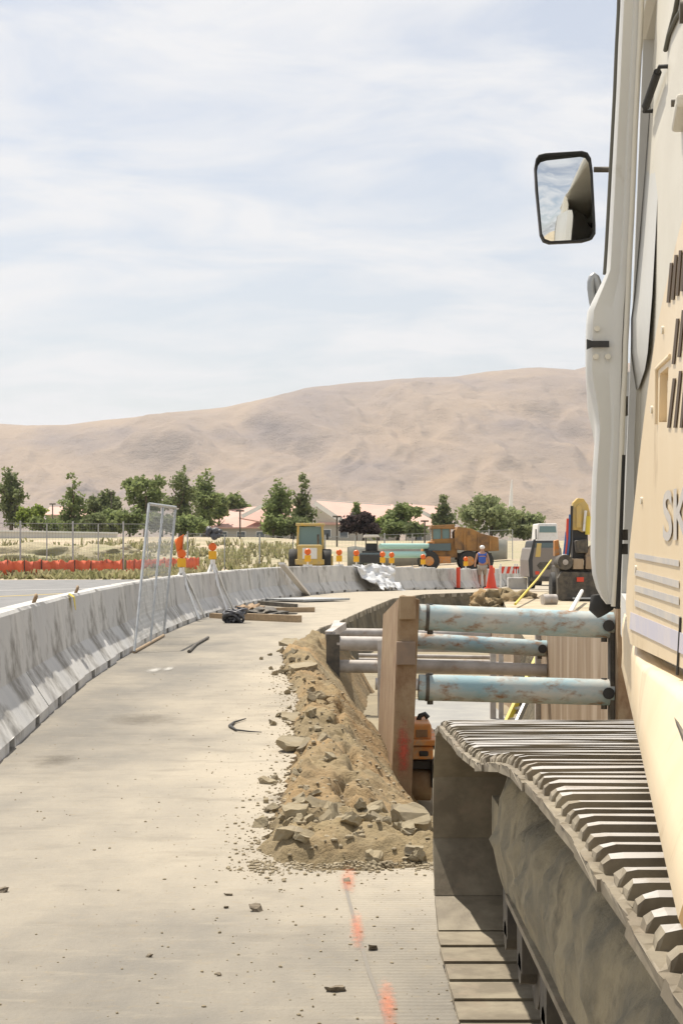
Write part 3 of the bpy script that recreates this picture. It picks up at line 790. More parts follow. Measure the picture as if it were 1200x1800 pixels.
while s < PATH_L[-1] - BL:
    p, t = path_at(s + BL / 2)
    if p.y > 7.4:
        o = bpy.data.objects.new('concrete_barrier', bmeshes[k % 4]); COL.objects.link(o)
        if len(barriers) < 4:
            o.data = o.data.copy(); o.data.materials.clear(); o.data.materials.append(M['concrete_dirty'])
        o.location = (p.x, p.y, gz(p.x, p.y) - 0.004); o.rotation_euler = (0, random.uniform(-0.012, 0.012), math.atan2(t.y, t.x) - PI / 2 + random.uniform(-0.012, 0.012))
        n_ = len(barriers)
        lab = (ord_words[n_] if n_ < 30 else 'far') + ' grey concrete traffic barrier from the camera in the curving row'
        if n_ in extra: lab = (ord_words[n_] + ' grey concrete barrier from the camera, ' + extra[n_])
        if n_ >= 30: lab = 'distant concrete traffic barrier at the far end of the curving row'
        tag(o, lab, 'barrier', 'concrete barriers along the work zone'); barriers.append(o)
    s += BL; k += 1
# bits on the barrier tops
p = P(118, 1062, 1); 
def on_barrier(px):
    s_ = path_px(px); p_, t_ = path_at(s_); return Vector((p_.x, p_.y, gz(p_.x, p_.y) + 0.805)), Vector((t_.x, t_.y, 0)), Vector((t_.y, -t_.x, 0))
c, t, nrm = on_barrier(112)
mb = MB()
mb.prism([c + nrm * 0.055 - t * 0.10 + Vector((0, 0, 0.012)), c + nrm * 0.055 + t * 0.09 + Vector((0, 0, 0.012)), c + nrm * 0.10 + t * 0.09 + Vector((0, 0, -0.02)), c + nrm * 0.10 - t * 0.10 + Vector((0, 0, -0.02))], (0, 0, 0.005))
mb.prism([c + nrm * 0.098 - t * 0.05 + Vector((0, 0, -0.02)), c + nrm * 0.10 + t * 0.07 + Vector((0, 0, -0.02)), c + nrm * 0.112 + t * 0.055 + Vector((0, 0, -0.15)), c + nrm * 0.114 - t * 0.02 + Vector((0, 0, -0.14))], nrm * 0.004)
tag(mb.build('warning_tape', M['lime_yellow'], loc=c), 'strip of yellow tape stuck over the top edge of a near barrier', 'tape')
for px, lab in ((128, 'rusty lifting loop on barrier top beside the yellow tape'), (53, 'rusty lifting loop on the nearest barrier top at left')):
    c, t, nrm = on_barrier(px); mb = MB()
    mb.tube([c + nrm * 0.03 + t * (-0.05), c + nrm * 0.05 + t * (-0.05) + Vector((0, 0, 0.05)), c + nrm * 0.05 + Vector((0, 0, 0.07)), c + nrm * 0.05 + t * 0.05 + Vector((0, 0, 0.05)), c + nrm * 0.03 + t * 0.05], 0.012, 6)
    tag(mb.build('lifting_loop', M['rust'], loc=c), lab, 'loop')

# leaning mesh panel in front of the barriers
b0 = Vector((-2.50, 20.6, 0.02)); b1 = Vector((-2.56, 24.6, 0.02)); t0 = P(262, 886, 21.9); t1 = P(309, 892, 25.0); t0 = P(262, 886, 21.9)
root = thing('mesh_panel', b0, 'leaning galvanised chain link fence panel propped against the barriers', 'fence panel')
MB().tube([b0, t0], 0.018, 8).build('post', M['galv'], root); MB().tube([b1, t1], 0.018, 8).build('post', M['galv'], root)
MB().tube([b0.lerp(b1, 0.5), t0.lerp(t1, 0.5)], 0.018, 8).build('post', M['galv'], root)
MB().tube([t0, t1], 0.022, 8).build('rail', M['galv'], root); MB().tube([b0, b1], 0.022, 8).build('rail', M['wood'], root)
mb = MB(); NN = 26
def pan(u, v): return b0.lerp(b1, u).lerp(t0.lerp(t1, u), v)
asp = 2.0 / 4.0
for k in range(-NN, NN + 1):
    for sg in (1, -1):
        u0 = k / NN; seg = []
        for vv in (0.0, 1.0):
            u_ = u0 + sg * vv * asp if sg > 0 else u0 + asp - vv * asp
            seg.append((u_, vv))
        (ua, va), (ub, vb) = seg
        if max(ua, ub) < 0 or min(ua, ub) > 1: continue
        def clip(ua, va, ub, vb):
            ts = [0.0, 1.0]
            if ub != ua:
                for lim in (0, 1):
                    tt = (lim - ua) / (ub - ua)
                    if 0 < tt < 1: ts.append(tt)
            ts = sorted(ts); best = None
            for x0, x1 in zip(ts, ts[1:]):
                mid = ua + (ub - ua) * (x0 + x1) / 2
                if 0 <= mid <= 1: best = (x0, x1)
            return best
        cl = clip(ua, va, ub, vb)
        if cl:
            x0, x1 = cl
            mb.bar(pan(ua + (ub - ua) * x0, va + (vb - va) * x0), pan(ua + (ub - ua) * x1, va + (vb - va) * x1), 0.0026, 0.0026)
tag(mb.build('wire_mesh', M['galv_dull'], root), kind='stuff')

# ------------------------------------------------------------------ near excavator: undercarriage
ex = thing('excavator', (1.0, 3.4, 0), 'cream and grey crawler excavator parked at the right, its muddy steel track in front', 'excavator')
TX0, TX1 = 0.30, 0.985
TC = (TX0 + TX1) / 2
raw = [(1.3, 0.05), (5.33, 0.05)]
for k in range(1, 13):
    a = -PI / 2 + PI * k / 12; raw.append((5.33 + 0.315 * math.cos(a), 0.365 + 0.315 * math.sin(a)))
raw += [(5.15, 0.686), (5.0, 0.692), (4.4, 0.712), (3.83, 0.745), (3.4, 0.80), (3.1, 0.836), (2.6, 0.846), (2.2, 0.845), (1.8, 0.835), (1.5, 0.822)]
for k in range(0, 13):
    a = PI / 2 + PI * k / 12; raw.append((1.3 + 0.385 * math.cos(a), 0.435 + 0.385 * math.sin(a)))
loop = [Vector(p) for p in raw]
LL = [0.0]
for a, b in zip(loop, loop[1:]): LL.append(LL[-1] + (b - a).length)
TOT = LL[-1]
def tr_at(s):
    s = s % TOT
    for i in range(len(LL) - 1):
        if LL[i + 1] >= s:
            t = (s - LL[i]) / max(1e-6, LL[i + 1] - LL[i]); return loop[i].lerp(loop[i + 1], t)
    return loop[-1]
NS = 50
pitch = TOT / NS
def shoe_mesh(seed):
    rnd = random.Random(seed)
    W = (TX1 - TX0) / 2; L = pitch
    mb = MB()
    # pressed plate with turned-up lips at its two long edges and three grouser bars
    sec = [(-L * 0.53, 0.0), (-L * 0.50, 0.018), (-L * 0.395, 0.018), (-L * 0.38, 0.037), (-L * 0.265, 0.037), (-L * 0.25, 0.018), (-L * 0.075, 0.018), (-L * 0.06, 0.038), (L * 0.055, 0.038), (L * 0.07, 0.018),
           (L * 0.25, 0.018), (L * 0.265, 0.037), (L * 0.38, 0.037), (L * 0.395, 0.016), (L * 0.47, 0.014), (L * 0.49, 0.0)]
    rings = []
    for x in (-W, -W + 0.010, -W + 0.012, -W + 0.020, -W + 0.036, -0.1, 0.12, W - 0.036, W - 0.020, W - 0.012, W - 0.010, W):
        e = W - abs(x); k = 0.0 if e < 0.011 else (0.5 if e < 0.015 else (0.88 if e < 0.025 else 1.0))
        ring = []
        for (y, z) in sec:
            zz_ = z if z < 0.03 else 0.018 + (z - 0.018) * k
            ring.append((x + rnd.uniform(-0.002, 0.002), y, zz_ + (rnd.uniform(-0.002, 0.0015) if z > 0.03 else 0)))
        rings.append(ring)
    mb.loft(rings)
    for bx in (-0.09, 0.09):
        for by in (-0.045, 0.045): mb.tube([(bx, by * 0.9 + 0.01, -0.012), (bx, by * 0.9 + 0.01, 0.0)], 0.013, 6)
    o = mb.build('shoe_shape', [M['shoe']], loc=(0, 0, 0)); me = o.data; bpy.data.objects.remove(o)
    me.materials.append(M['shoe_worn'])
    for p_ in me.polygons:
        if p_.center.z > 0.0355: p_.material_index = 1
    return me
shoes = [shoe_mesh(k) for k in range(4)]
off = Vector(ex.location)
for k in range(NS):
    a = tr_at(pitch * (k - 0.27)); b = tr_at(pitch * (k + 0.73)); c = (a + b) / 2; d = (b - a).normalized()
    o = bpy.data.objects.new('track_shoe', shoes[k % 4]); COL.objects.link(o); o.parent = ex
    # local y along the travel direction, local z outward (travel runs forward below, so outward is to the right of it)
    yv = Vector((0, d.x, d.y)); zv = Vector((0, d.y, -d.x)); xv = yv.cross(zv)
    tl = R(2.2) if c.y < 0.5 else R(0.3); yv, zv = yv * math.cos(tl) + zv * math.sin(tl), zv * math.cos(tl) - yv * math.sin(tl)
    m = Matrix((xv, yv, zv)).transposed().to_4x4()
    m.translation = Vector((TC + random.uniform(-0.004, 0.004), c.x, c.y)) - off
    o.matrix_local = m
# chain links behind the shoes
mb = MB()
for k in range(NS):
    a = tr_at(pitch * k); b = tr_at(pitch * (k + 1)); d = (b - a).normalized(); nrm = Vector((-d.y, d.x))
    for x in (TC - 0.075, TC + 0.075):
        p0 = a + nrm * 0.05 - d * 0.02; p1 = b + nrm * 0.05 + d * 0.02
        mb.bar((x, p0.x, p0.y), (x, p1.x, p1.y), 0.03, 0.075, up=(0, nrm.x, nrm.y))
    p0 = a + nrm * 0.05; mb.tube([(TC - 0.1, p0.x, p0.y), (TC + 0.1, p0.x, p0.y)], 0.022, 8)
tag(mb.build('track_chain', M['dark_steel'], ex), kind='stuff')
# mud-caked track frame
sec = [(0.445, 0.335), (0.432, 0.37), (0.425, 0.47), (0.44, 0.545), (0.47, 0.60), (0.54, 0.655), (0.60, 0.675), (0.72, 0.675), (0.80, 0.62), (0.86, 0.52), (0.865, 0.315)]
mb = MB(); rings = []
fine = []
for (p, q) in zip(sec, sec[1:]):
    for t in (0, 0.25, 0.5, 0.75): fine.append(Vector(p).lerp(Vector(q), t))
fine.append(Vector(sec[-1]))
N_ = 150
for j in range(N_ + 1):
    y = 1.35 + (4.74 - 1.35) * j / N_
    e = max(0.0, (y - 4.58) / 0.16); k = 1 - 0.16 * e * e
    ring = []
    for v in fine:
        x = TC + (v.x - TC) * k; z = 0.47 + (v.y - 0.47) * (1 - 0.10 * e * e) + 0.05 * sstep(3.9, 4.6, y) * (1 if v.y > 0.5 else 0) - 0.03 * sstep(3.9, 4.7, y) * (1 if v.y < 0.4 else 0)
        am = 0.026 * sstep(0.33, 0.42, z)
        lump = am * (fbm(x * 3, y * 2.6, z * 3, 5) + 0.8 * abs(fbm(x * 8, y * 6, z * 9, 4))) + 0.05 * math.exp(-((y - 4.0) / 0.2) ** 2 - ((z - 0.50) / 0.12) ** 2) * max(0, fbm(y * 4, z * 6, 3) + 0.2)
        dx = -1.1 if v.x < 0.62 else 0.5
        ring.append((x + dx * lump, y, z + lump * 0.6))
    rings.append(ring)
mb.loft(rings, smooth=True)
mb.build('track_frame', M['steel_mud'], ex)
mb = MB(); mb.box((0.437, 2.9, 0.338), (0.022, 3.1, 0.016)); mb.build('frame_lip', M['shoe'], ex)
for y in (1.75, 2.25, 2.75, 3.25, 3.75, 4.25, 4.62):
    mb = MB(); mb.tube([(TC - 0.16, y, 0.20), (TC - 0.10, y, 0.20), (TC - 0.09, y, 0.20), (TC + 0.09, y, 0.20), (TC + 0.10, y, 0.20), (TC + 0.16, y, 0.20)], [0.10, 0.10, 0.075, 0.075, 0.10, 0.10], 16)
    mb.tube([(TC - 0.2, y, 0.20), (TC + 0.2, y, 0.20)], 0.04, 8)
    mb.box((TC - 0.18, y, 0.265), (0.04, 0.12, 0.13)); mb.build('track_roller', M['dark_steel'], ex)
for y in (3.05, 2.1):
    mb = MB(); mb.tube([(TC - 0.13, y, 0.70), (TC + 0.13, y, 0.70)], 0.07, 14); mb.box((TC, y, 0.66), (0.05, 0.06, 0.10)); mb.build('carrier_roller', M['dark_steel'], ex)
mb = MB(); mb.tube([(TC - 0.11, 5.33, 0.365), (TC - 0.10, 5.33, 0.365), (TC - 0.05, 5.33, 0.365), (TC - 0.045, 5.33, 0.365), (TC + 0.045, 5.33, 0.365), (TC + 0.05, 5.33, 0.365), (TC + 0.10, 5.33, 0.365), (TC + 0.11, 5.33, 0.365)], [0.10, 0.22, 0.225, 0.255, 0.255, 0.225, 0.22, 0.10], 28)
mb.build('idler_wheel', M['steel_mud'], ex)
mb = MB(); mb.box((TC - 0.15, 5.0, 0.40), (0.04, 0.75, 0.14)); mb.box((TC + 0.15, 5.0, 0.40), (0.04, 0.75, 0.14)); mb.build('idler_yoke', M['steel_mud'], ex)
mb = MB(); mb.tube([(TC - 0.06, 1.3, 0.435), (TC + 0.06, 1.3, 0.435)], 0.33, 24); mb.tube([(TC - 0.16, 1.3, 0.435), (TC + 0.1, 1.3, 0.435)], 0.2, 18); mb.build('sprocket', M['dark_steel'], ex)
mb = MB(); mb.box((1.62, 3.3, 0.58), (1.5, 1.2, 0.42)); mb.tube([(1.62, 3.3, 0.78), (1.62, 3.3, 0.96)], 0.55, 28); mb.build('car_body', M['steel_mud'], ex, bevel=0.02)

# ------------------------------------------------------------------ near excavator: house (turned 8.5 degrees to the right)
KS = 0.1485
def hx(d, o=0.0): return 0.067 + KS * d + o           # plane of the left side of the house
HD = Vector((KS, 1, 0)).normalized()                  # forward along the house
HN = Vector((-1, KS, 0)).normalized()                 # outward to the left
# deck, seen only from below and behind
mb = MB()
mb.prism([(hx(1.25, .03), 1.25, 0.955), (hx(4.2, .03), 4.2, 0.955), (hx(4.2) + 2.0, 3.9, 0.955), (hx(1.25) + 2.1, 0.95, 0.955)], (0, 0, 0.08)); mb.build('deck_frame', M['dark_steel'], ex)
# skirt: narrow wall below the door, flaring toward the rear
rows = []
for d in [1.32 + (4.20 - 1.32) * i / 24 for i in range(25)]:
    fl = 0.045 * (1 - sstep(1.9, 2.95, d)) 
    xb = hx(d); xt = hx(d) + fl
    zt = 1.085 - 0.026 * (1 - sstep(2.85, 3.0, d))
    rows.append([(xb + 0.05, d, 0.942), (xb + 0.004, d, 0.94), (xb - 0.003, d, 0.955), (xb - 0.001 + 0.2 * (xt - xb), d, 0.99), (xt - 0.002, d, 1.05), (xt + 0.004, d, zt), (xt + 0.025, d, zt + 0.004), (xt + 0.05, d, zt)])
mb = MB(); mb.loft(rows, smooth=True); o = mb.build('side_skirt', M['cream'], ex)
# side door panel with louvre shade as dark strips, a recessed latch and the decals
def px_x(d): return 0.32 + 0.0603 * d
PD = Vector((0.0603, 1, 0)).normalized(); PN = Vector((-1, 0.0603, 0)).normalized()
def pan_pt(px, py, o=0.0):
    d = 960 / (px - 781.0)
    return Vector((px_x(d), d, H - (py - HY) * d / F)) + PN * o
def pan_dz(px, py):
    d = 960 / (px - 781.0); return (d, H - (py - HY) * d / F)
out_px = [(1107, 1132), (1101, 1100), (1099, 1060), (1101, 1020), (1106, 960), (1113, 895), (1121, 820), (1131, 735), (1141, 660), (1151, 592), (1161, 540), (1172, 492), (1182, 450), (1192, 408), (1203, 372), (1216, 345)]
outline = [pan_dz(*p) for p in out_px] + [(1.95, 1.74), (1.3, 1.76), (1.3, 1.085)]
holes = []; slots_px = []
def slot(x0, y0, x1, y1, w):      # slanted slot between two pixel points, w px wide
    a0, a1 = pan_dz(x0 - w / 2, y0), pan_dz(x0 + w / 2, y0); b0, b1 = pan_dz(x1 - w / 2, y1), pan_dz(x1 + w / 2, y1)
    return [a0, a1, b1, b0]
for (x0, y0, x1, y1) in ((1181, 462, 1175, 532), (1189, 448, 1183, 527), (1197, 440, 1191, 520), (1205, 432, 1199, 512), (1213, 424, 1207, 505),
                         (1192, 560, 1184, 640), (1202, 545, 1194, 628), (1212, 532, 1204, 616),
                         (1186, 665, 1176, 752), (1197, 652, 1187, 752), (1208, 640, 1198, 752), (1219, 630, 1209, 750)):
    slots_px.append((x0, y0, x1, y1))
latch = [pan_dz(1160, 655), pan_dz(1175, 641), pan_dz(1175, 748), pan_dz(1160, 742)]
holes.append([pan_dz(1159, 657), pan_dz(1174, 644), pan_dz(1171, 742), pan_dz(1157, 742)])
vv, tri = cdt([outline] + holes)
def solid(name, vv, tri, holes, outline, to3, th, m, parent, bulge=None):
    keep = []
    for f in tri:
        c = (vv[f[0]] + vv[f[1]] + vv[f[2]]) / 3
        if inside(outline, c.x, c.y) and not any(inside(h, c.x, c.y) for h in holes): keep.append(tuple(f))
    n = len(vv); fr = [to3(v, 0.0) for v in vv]; bk = [to3(v, -th) for v in vv]
    from collections import Counter
    cnt = Counter()
    for f in keep:
        for a, b in ((f[0], f[1]), (f[1], f[2]), (f[2], f[0])): cnt[(min(a, b), max(a, b))] += 1
    mb = MB(); mb.add(fr + bk, keep + [tuple(i + n for i in f[::-1]) for f in keep] + [(a, b, b + n, a + n) for (a, b), c in cnt.items() if c == 1])
    return mb.build(name, m, parent)
to3 = lambda v, o: Vector((px_x(v.x), v.x, v.y)) + PN * o
panel = solid('side_door', vv, tri, holes, outline, to3, 0.022, M['cream'], ex)
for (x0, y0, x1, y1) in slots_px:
    sp = slot(x0, y0, x1, y1, 4.4); mb = MB(); mb.prism([to3(Vector(p), 0.0008) for p in sp], PN * 0.0012); mb.build('louver_shade', M['louver_shade'], panel)  # dark strips laid on the panel paint the shade inside the louvre openings
hp = holes[-1]
mb = MB(); mb.prism([to3(Vector(p), -0.018) for p in hp], -PN * 0.006); mb.prism([to3(Vector(hp[0]).lerp(Vector(hp[2]), 0.42) + Vector((0.012, z)), -0.016) for z in (-0.02, 0.02)] + [to3(Vector(hp[0]).lerp(Vector(hp[2]), 0.42) + Vector((-0.012, z)), -0.016) for z in (0.02, -0.02)], PN * 0.008); mb.build('latch_plate', M['cream'], panel)
# raised frame around the latch recess
mb = MB(); q = [pan_pt(*p, 0.001) for p in ((1155, 648), (1178, 626), (1176, 748), (1154, 746))]
mb.tube([q[1], q[0], q[3]], 0.0035, 6); mb.build('latch_frame', M['cream'], panel)
def sheet(name, pts, m, o=0.0016):
    mb = MB(); mb.prism([pan_pt(*p, o * 0.5) for p in pts], PN * (o * 0.5)); return mb.build(name, m, panel)
for (ya, yb, h0, h1) in ((972, 985, 9, 11), (1001, 1021, 10, 13), (1028, 1050, 11, 14), (1054, 1083, 11, 15)):
    sheet('decal_stripe', [(1116, ya), (1194, yb), (1194, yb + h1), (1116, ya + h0)], M['decal'])
sheet('decal_stripe', [(1109, 1076), (1222, 1122), (1222, 1160), (1107, 1105)], M['decal_lilac'])
mb = MB(); mb.tube([pan_pt(1197, 1085, 0.001), pan_pt(1191, 1186, 0.001)], 0.0022, 6); mb.build('panel_gap', M['black'], panel)
for q_ in ((1118, 1000), (1128, 880), (1146, 720), (1165, 580)):
    c = pan_pt(*q_); mb = MB(); mb.tube([c, c + PN * 0.003], 0.006, 8); mb.build('bolt', M['cab_beige'], panel)
# lettering
def letters(txt, name, size, place, m, parent, ext=0.002):
    cu = bpy.data.curves.new(name, 'FONT'); cu.body = txt; cu.size = 1.0; cu.extrude = 0.0; cu.resolution_u = 4; cu.offset = 0.02
    to = bpy.data.objects.new(name, cu); COL.objects.link(to)
    bpy.context.view_layer.update()
    me = bpy.data.meshes.new_from_object(to.evaluated_get(bpy.context.evaluated_depsgraph_get()))
    bpy.data.objects.remove(to); bpy.data.curves.remove(cu)
    o_ = Vector(world_loc(parent))
    for v in me.vertices: v.co = place(v.co.x, v.co.y) - o_
    me.materials.clear(); me.materials.append(m)
    o = bpy.data.objects.new(name, me); COL.objects.link(o); o.parent = parent
    return o
dl0, zl0 = pan_dz(1166, 948)
def place_sk(x, y):
    d = dl0 - x * 0.235; return Vector((px_x(d), d, zl0 + y * 0.098)) + PN * 0.0022
letters('SK', 'lettering', 1, place_sk, M['decal'], panel)
# dark seal down the front edge of the panel
mb = MB(); q = [pan_pt(*p, -0.012) + HD * 0.012 for p in out_px[1:13]]; mb.tube(q, 0.011, 6); mb.build('door_seal', M['rubber'], ex)

# cab shell: left side plate, pillars, roof, windscreen
def hp3(d, z, o=0.0):                                  # point on the cab's left side, leaning in above the belt
    lean = 0.0 if z < 1.6 else (z - 1.6) * 0.055
    x = hx(d) if d > 3.22 else 0.349 + 0.061 * d
    return Vector((x, d, z)) - HN * (lean + 0.006) + HN * o
mb = MB()
q = [(3.22, 1.0), (3.22, 1.45), (3.19, 1.9), (3.17, 2.3), (3.165, 2.62), (1.45, 2.62), (1.45, 1.0)]
mb.prism([hp3(*p) for p in q], -HN * 0.05); mb.build('cab_side', M['cab_beige'], ex)
mb = MB(); mb.prism([hp3(3.22, 1.0), hp3(4.92, 1.0), hp3(4.92, 1.12), hp3(3.22, 1.12)], -HN * 0.06); mb.build('cab_sill', M['cab_paint'], ex)
mb = MB(); mb.prism([hp3(4.80, 1.12), hp3(4.92, 1.12), hp3(4.72, 2.62), hp3(4.62, 2.62)], -HN * 0.07); mb.build('front_pillar', M['cab_paint'], ex)
mb = MB(); mb.prism([hp3(1.45, 2.62, .03), hp3(4.75, 2.62, .03), hp3(4.75, 2.62) - HN * 1.0, hp3(1.45, 2.62) - HN * 1.0], (0, 0, 0.10)); mb.build('cab_roof', M['cab_beige'], ex, bevel=0.03)
mb = MB(); mb.prism([hp3(4.92, 1.0), hp3(4.92, 1.75), hp3(4.92, 1.75) - HN * 1.0, hp3(4.92, 1.0) - HN * 1.0], -HD * 0.05); mb.build('cab_front', M['cab_paint'], ex)
mb = MB(); mb.prism([hp3(4.9, 1.75, -.03), hp3(4.72, 2.6, -.03), hp3(4.72, 2.6) - HN * 0.97, hp3(4.9, 1.75) - HN * 0.97], -HD * 0.01); mb.build('windscreen', M['glass'], ex)
mb = MB(); mb.prism([hp3(4.92, 1.0) - HN * 1.0, hp3(4.75, 2.62) - HN * 0.95, hp3(1.45, 2.62) - HN * 0.95, hp3(1.45, 1.0) - HN * 1.0], HN * 0.04); mb.build('cab_wall', M['cab_paint'], ex)
mb = MB(); mb.prism([hp3(1.45, 1.0, -.05), hp3(1.45, 2.62, -.05), hp3(1.45, 2.62) - HN * 0.92, hp3(1.45, 1.0) - HN * 0.95], HD * 0.04); mb.build('cab_back', M['cab_paint'], ex)
mb = MB()
for (s_, t_) in ((3.5, 1.18), ): mb.box((hx(3.9) + 0.5, 3.9, 1.35), (0.5, 0.5, 0.14)); mb.box((hx(3.6) + 0.5, 3.62, 1.75), (0.48, 0.12, 0.7))
mb.build('seat', M['black'], ex, bevel=0.03)
# small fittings on the cab's rear quarter
def quarter(px, py, o=0.0):                             # where a line of sight meets the quarter plate
    k = (px - CX) / F; d = (0.349 + 0.02) / (k - 0.061); z = H - (py - HY) * d / F
    return hp3(d, z, o), d
for px, py, r in ((1190, 182, 0.006), (1197, 22, 0.018)):
    c, d = quarter(px, py); mb = MB(); mb.tube([c - HN * 0.01, c + HN * 0.016], r, 12); mb.build('bolt', M['dark_steel'], ex)
c, d = quarter(1194, 206); mb = MB(); mb.bar(c - HD * 0.10, c + HD * 0.06, 0.03, 0.022, up=(0, 0, 1)); mb.build('grab_step', M['cab_beige'], ex, bevel=0.006)
a, _ = quarter(1160, 118); b, _ = quarter(1136, 196); a += HN * 0.014; b += HN * 0.016
mb = MB(); mb.tube([a - HN * 0.02, a, a.lerp(b, 0.12)], 0.004, 6); mb.tube([a.lerp(b, 0.12), a.lerp(b, 0.88)], 0.0075, 8); mb.tube([a.lerp(b, 0.88), b, b - HN * 0.02], 0.004, 6); mb.build('gas_strut', M['rubber'], ex)
q = [quarter(x, y, 0.004)[0] for x, y in ((1180, -30), (1173, 20), (1163, 62))]; mb = MB(); mb.tube(q, 0.004, 6); mb.build('panel_seam', M['seal'], ex)
q = [quarter(x, y, 0.004)[0] for x, y in ((1192, 8), (1176, 32), (1163, 62), (1158, 90))]; mb = MB(); mb.tube(q, 0.004, 6); mb.build('panel_seam', M['seal'], ex)
# shell bulge of the cab's rear pillar beside the open door
rows = []
for (py, x0, x1, b) in ((150, 1122, 1152, .0), (240, 1117, 1152, .004), (330, 1115, 1150, .008), (420, 1112, 1150, .012), (520, 1108, 1150, .018), (560, 1105, 1149, .024), (620, 1106, 1147, .018), (650, 1114, 1142, .010), (685, 1124, 1130, .0)):
    row = []
    for k in range(7):
        t = k / 6; c, d = quarter(x0 + (x1 - x0) * t, py); row.append(c + HN * (-0.004 + 0.6 * b * max(0.0, math.sin(PI * t)) ** 0.6))
    rows.append(row)
mb = MB(); mb.loft(rows, close=False, caps=False, smooth=True); mb.build('pillar_cover', M['cab_paint'], ex)

# cab door, swung right back against the cab, its free edge toward the camera
DD = 3.20
def dpt(px, py, back=0.0): return P(px, py, DD) + Vector((KS * 1.0, 1, 0)) * back
edge_l = [(1091, -60), (1090, 0), (1086, 75), (1083, 150), (1079, 225), (1075, 300), (1071, 375), (1068, 430), (1065, 475), (1052, 502), (1039, 528), (1031, 545), (1029, 570), (1028, 605), (1028, 650), (1031, 672), (1038, 700), (1043, 728), (1046, 752)]
edge_r = [(1126, -60), (1125, 0), (1122, 75), (1118, 150), (1114, 225), (1111, 300), (1108, 375), (1105, 430), (1103, 475), (1102, 502), (1101, 528), (1100, 545), (1099, 570), (1097, 605), (1096, 650), (1095, 672), (1093, 700), (1092, 728), (1091, 752)]
edge_l += [(1043, 790), (1040, 830), (1038, 880), (1037, 930), (1037, 975), (1040, 1010), (1047, 1035), (1056, 1052), (1064, 1062)]
edge_r += [(1090, 790), (1088, 830), (1086, 880), (1084, 930), (1082, 975), (1080, 1010), (1078, 1035), (1077, 1052), (1076, 1066)]
rings = []
for (l, r) in zip(edge_l, edge_r):
    w = r[0] - l[0]
    bulge = 0.0
    # cross-section: outer corner rounded, face pressed slightly inward, then the folded right edge
    rings.append([dpt(l[0], l[1], 0.86), dpt(l[0], l[1], 0.03), dpt(l[0] + w * 0.05, l[1], 0.010), dpt(l[0] + w * 0.18, l[1], 0.0), dpt(l[0] + w * 0.62, l[1], 0.004), dpt(l[0] + w * 0.72, l[1], 0.0),
                  dpt(l[0] + w * 0.93, l[1], 0.0), dpt(r[0], l[1], 0.012), dpt(r[0], l[1], 0.86)])
mb = MB(); mb.loft(rings, smooth=True)
door = mb.build('cab_door', M['cab_paint'], ex)
es = door.modifiers.new('edges', 'EDGE_SPLIT'); es.split_angle = R(38)
q = [dpt(r[0] + 1.5, r[1], -0.004) for r in edge_r]; mb = MB(); mb.tube(q, 0.0055, 6); mb.build('door_gasket', M['cab_beige'], door)
q = [dpt(l[0] - 1.5, l[1], 0.05) for l in edge_l[:9]]; mb = MB(); mb.tube(q, 0.0055, 6); mb.build('door_gasket', M['seal'], door)
mb = MB(); mb.prism([dpt(1030, 597, -0.002), dpt(1039, 600, -0.002), dpt(1069, 600, -0.002), dpt(1069, 611, -0.002), dpt(1039, 611, -0.002), dpt(1030, 615, -0.002)], (0, -0.006, 0)); mb.build('door_latch', M['black'], door)
for px, py in ((1048, 578), (1046, 627), (1067, 627)):
    c = dpt(px, py); mb = MB(); mb.tube([c, c - Vector((0, 0.005, 0))], 0.0055, 10); mb.build('screw', M['cab_beige'], door)
for py in (705, 720, 940, 965):
    c = dpt(1096, py, 0.02); mb = MB(); mb.box(c, (0.012, 0.02, 0.02)); mb.build('hinge', M['dark_steel'], door)
mb = MB(); q = [dpt(1093, 800, -.004), dpt(1086, 1000, -.004), dpt(1084, 1070, -.004)]; mb.tube(q, 0.006, 6); mb.build('door_stay', M['rubber'], door)
mb = MB(); q = [dpt(1056, 1052, 0.3), dpt(1058, 1075, 0.3), dpt(1066, 1088, 0.3)]; mb.tube(q, [0.02, 0.028, 0.02], 8); mb.build('door_stop', M['rubber'], door)
# rounded grab handle standing in front of the door
q = [P(1046, 552, 4.1), P(1041, 530, 4.1), P(1038, 508, 4.1), P(1038, 496, 4.1), P(1040, 488, 4.1), P(1043, 485, 4.1), P(1046, 488, 4.1), P(1049, 496, 4.1), P(1052, 510, 4.1), P(1057, 532, 4.1), P(1064, 552, 4.1)]
mb = MB(); mb.tube(q, 0.0095, 12); mb.build('grab_handle', M['galv'], ex)
# mirror on its arm at the cab front
md = 5.0
mo = [(946, 272), (958, 269), (1022, 265), (1032, 268), (1038, 278), (1041, 300), (1046, 395), (1046, 411), (1040, 421), (1026, 425), (966, 428), (955, 424), (949, 412), (941, 330), (939, 290), (941, 279)]
c0 = P(993, 347, md)
ND = Vector((-0.02, -1, 0.0)).normalized()
mb = MB(); ring0 = [P(x, y, md) for x, y in mo]; cc = sum(ring0, Vector()) / len(ring0)
mb.loft([[cc + (p - cc) * 0.80 + Vector((0, 0.07, 0)) for p in ring0], [cc + (p - cc) * 0.97 + Vector((0, 0.045, 0)) for p in ring0], ring0, [cc + (p - cc) * 0.985 - Vector((0, 0.004, 0)) for p in ring0], [cc + (p - cc) * 0.955 - Vector((0, 0.004, 0)) for p in ring0], [cc + (p - cc) * 0.95 + Vector((0, 0.032, 0)) for p in ring0]], smooth=False)
mirror = mb.build('mirror_housing', M['rubber'], ex)
mb = MB(); MN = Vector((-0.118, -1, 0.02)).normalized()
rows = [[cc + (p - cc) * 0.945 * t + Vector((0, 0.011 + 0.078 * ((p - cc).x * 0.945 * t) * -1 + 0.5 * ((p - cc) * 0.945 * t).length_squared, 0)) for p in ring0] for t in (0.02, 0.2, 0.4, 0.6, 0.8, 1.0)]
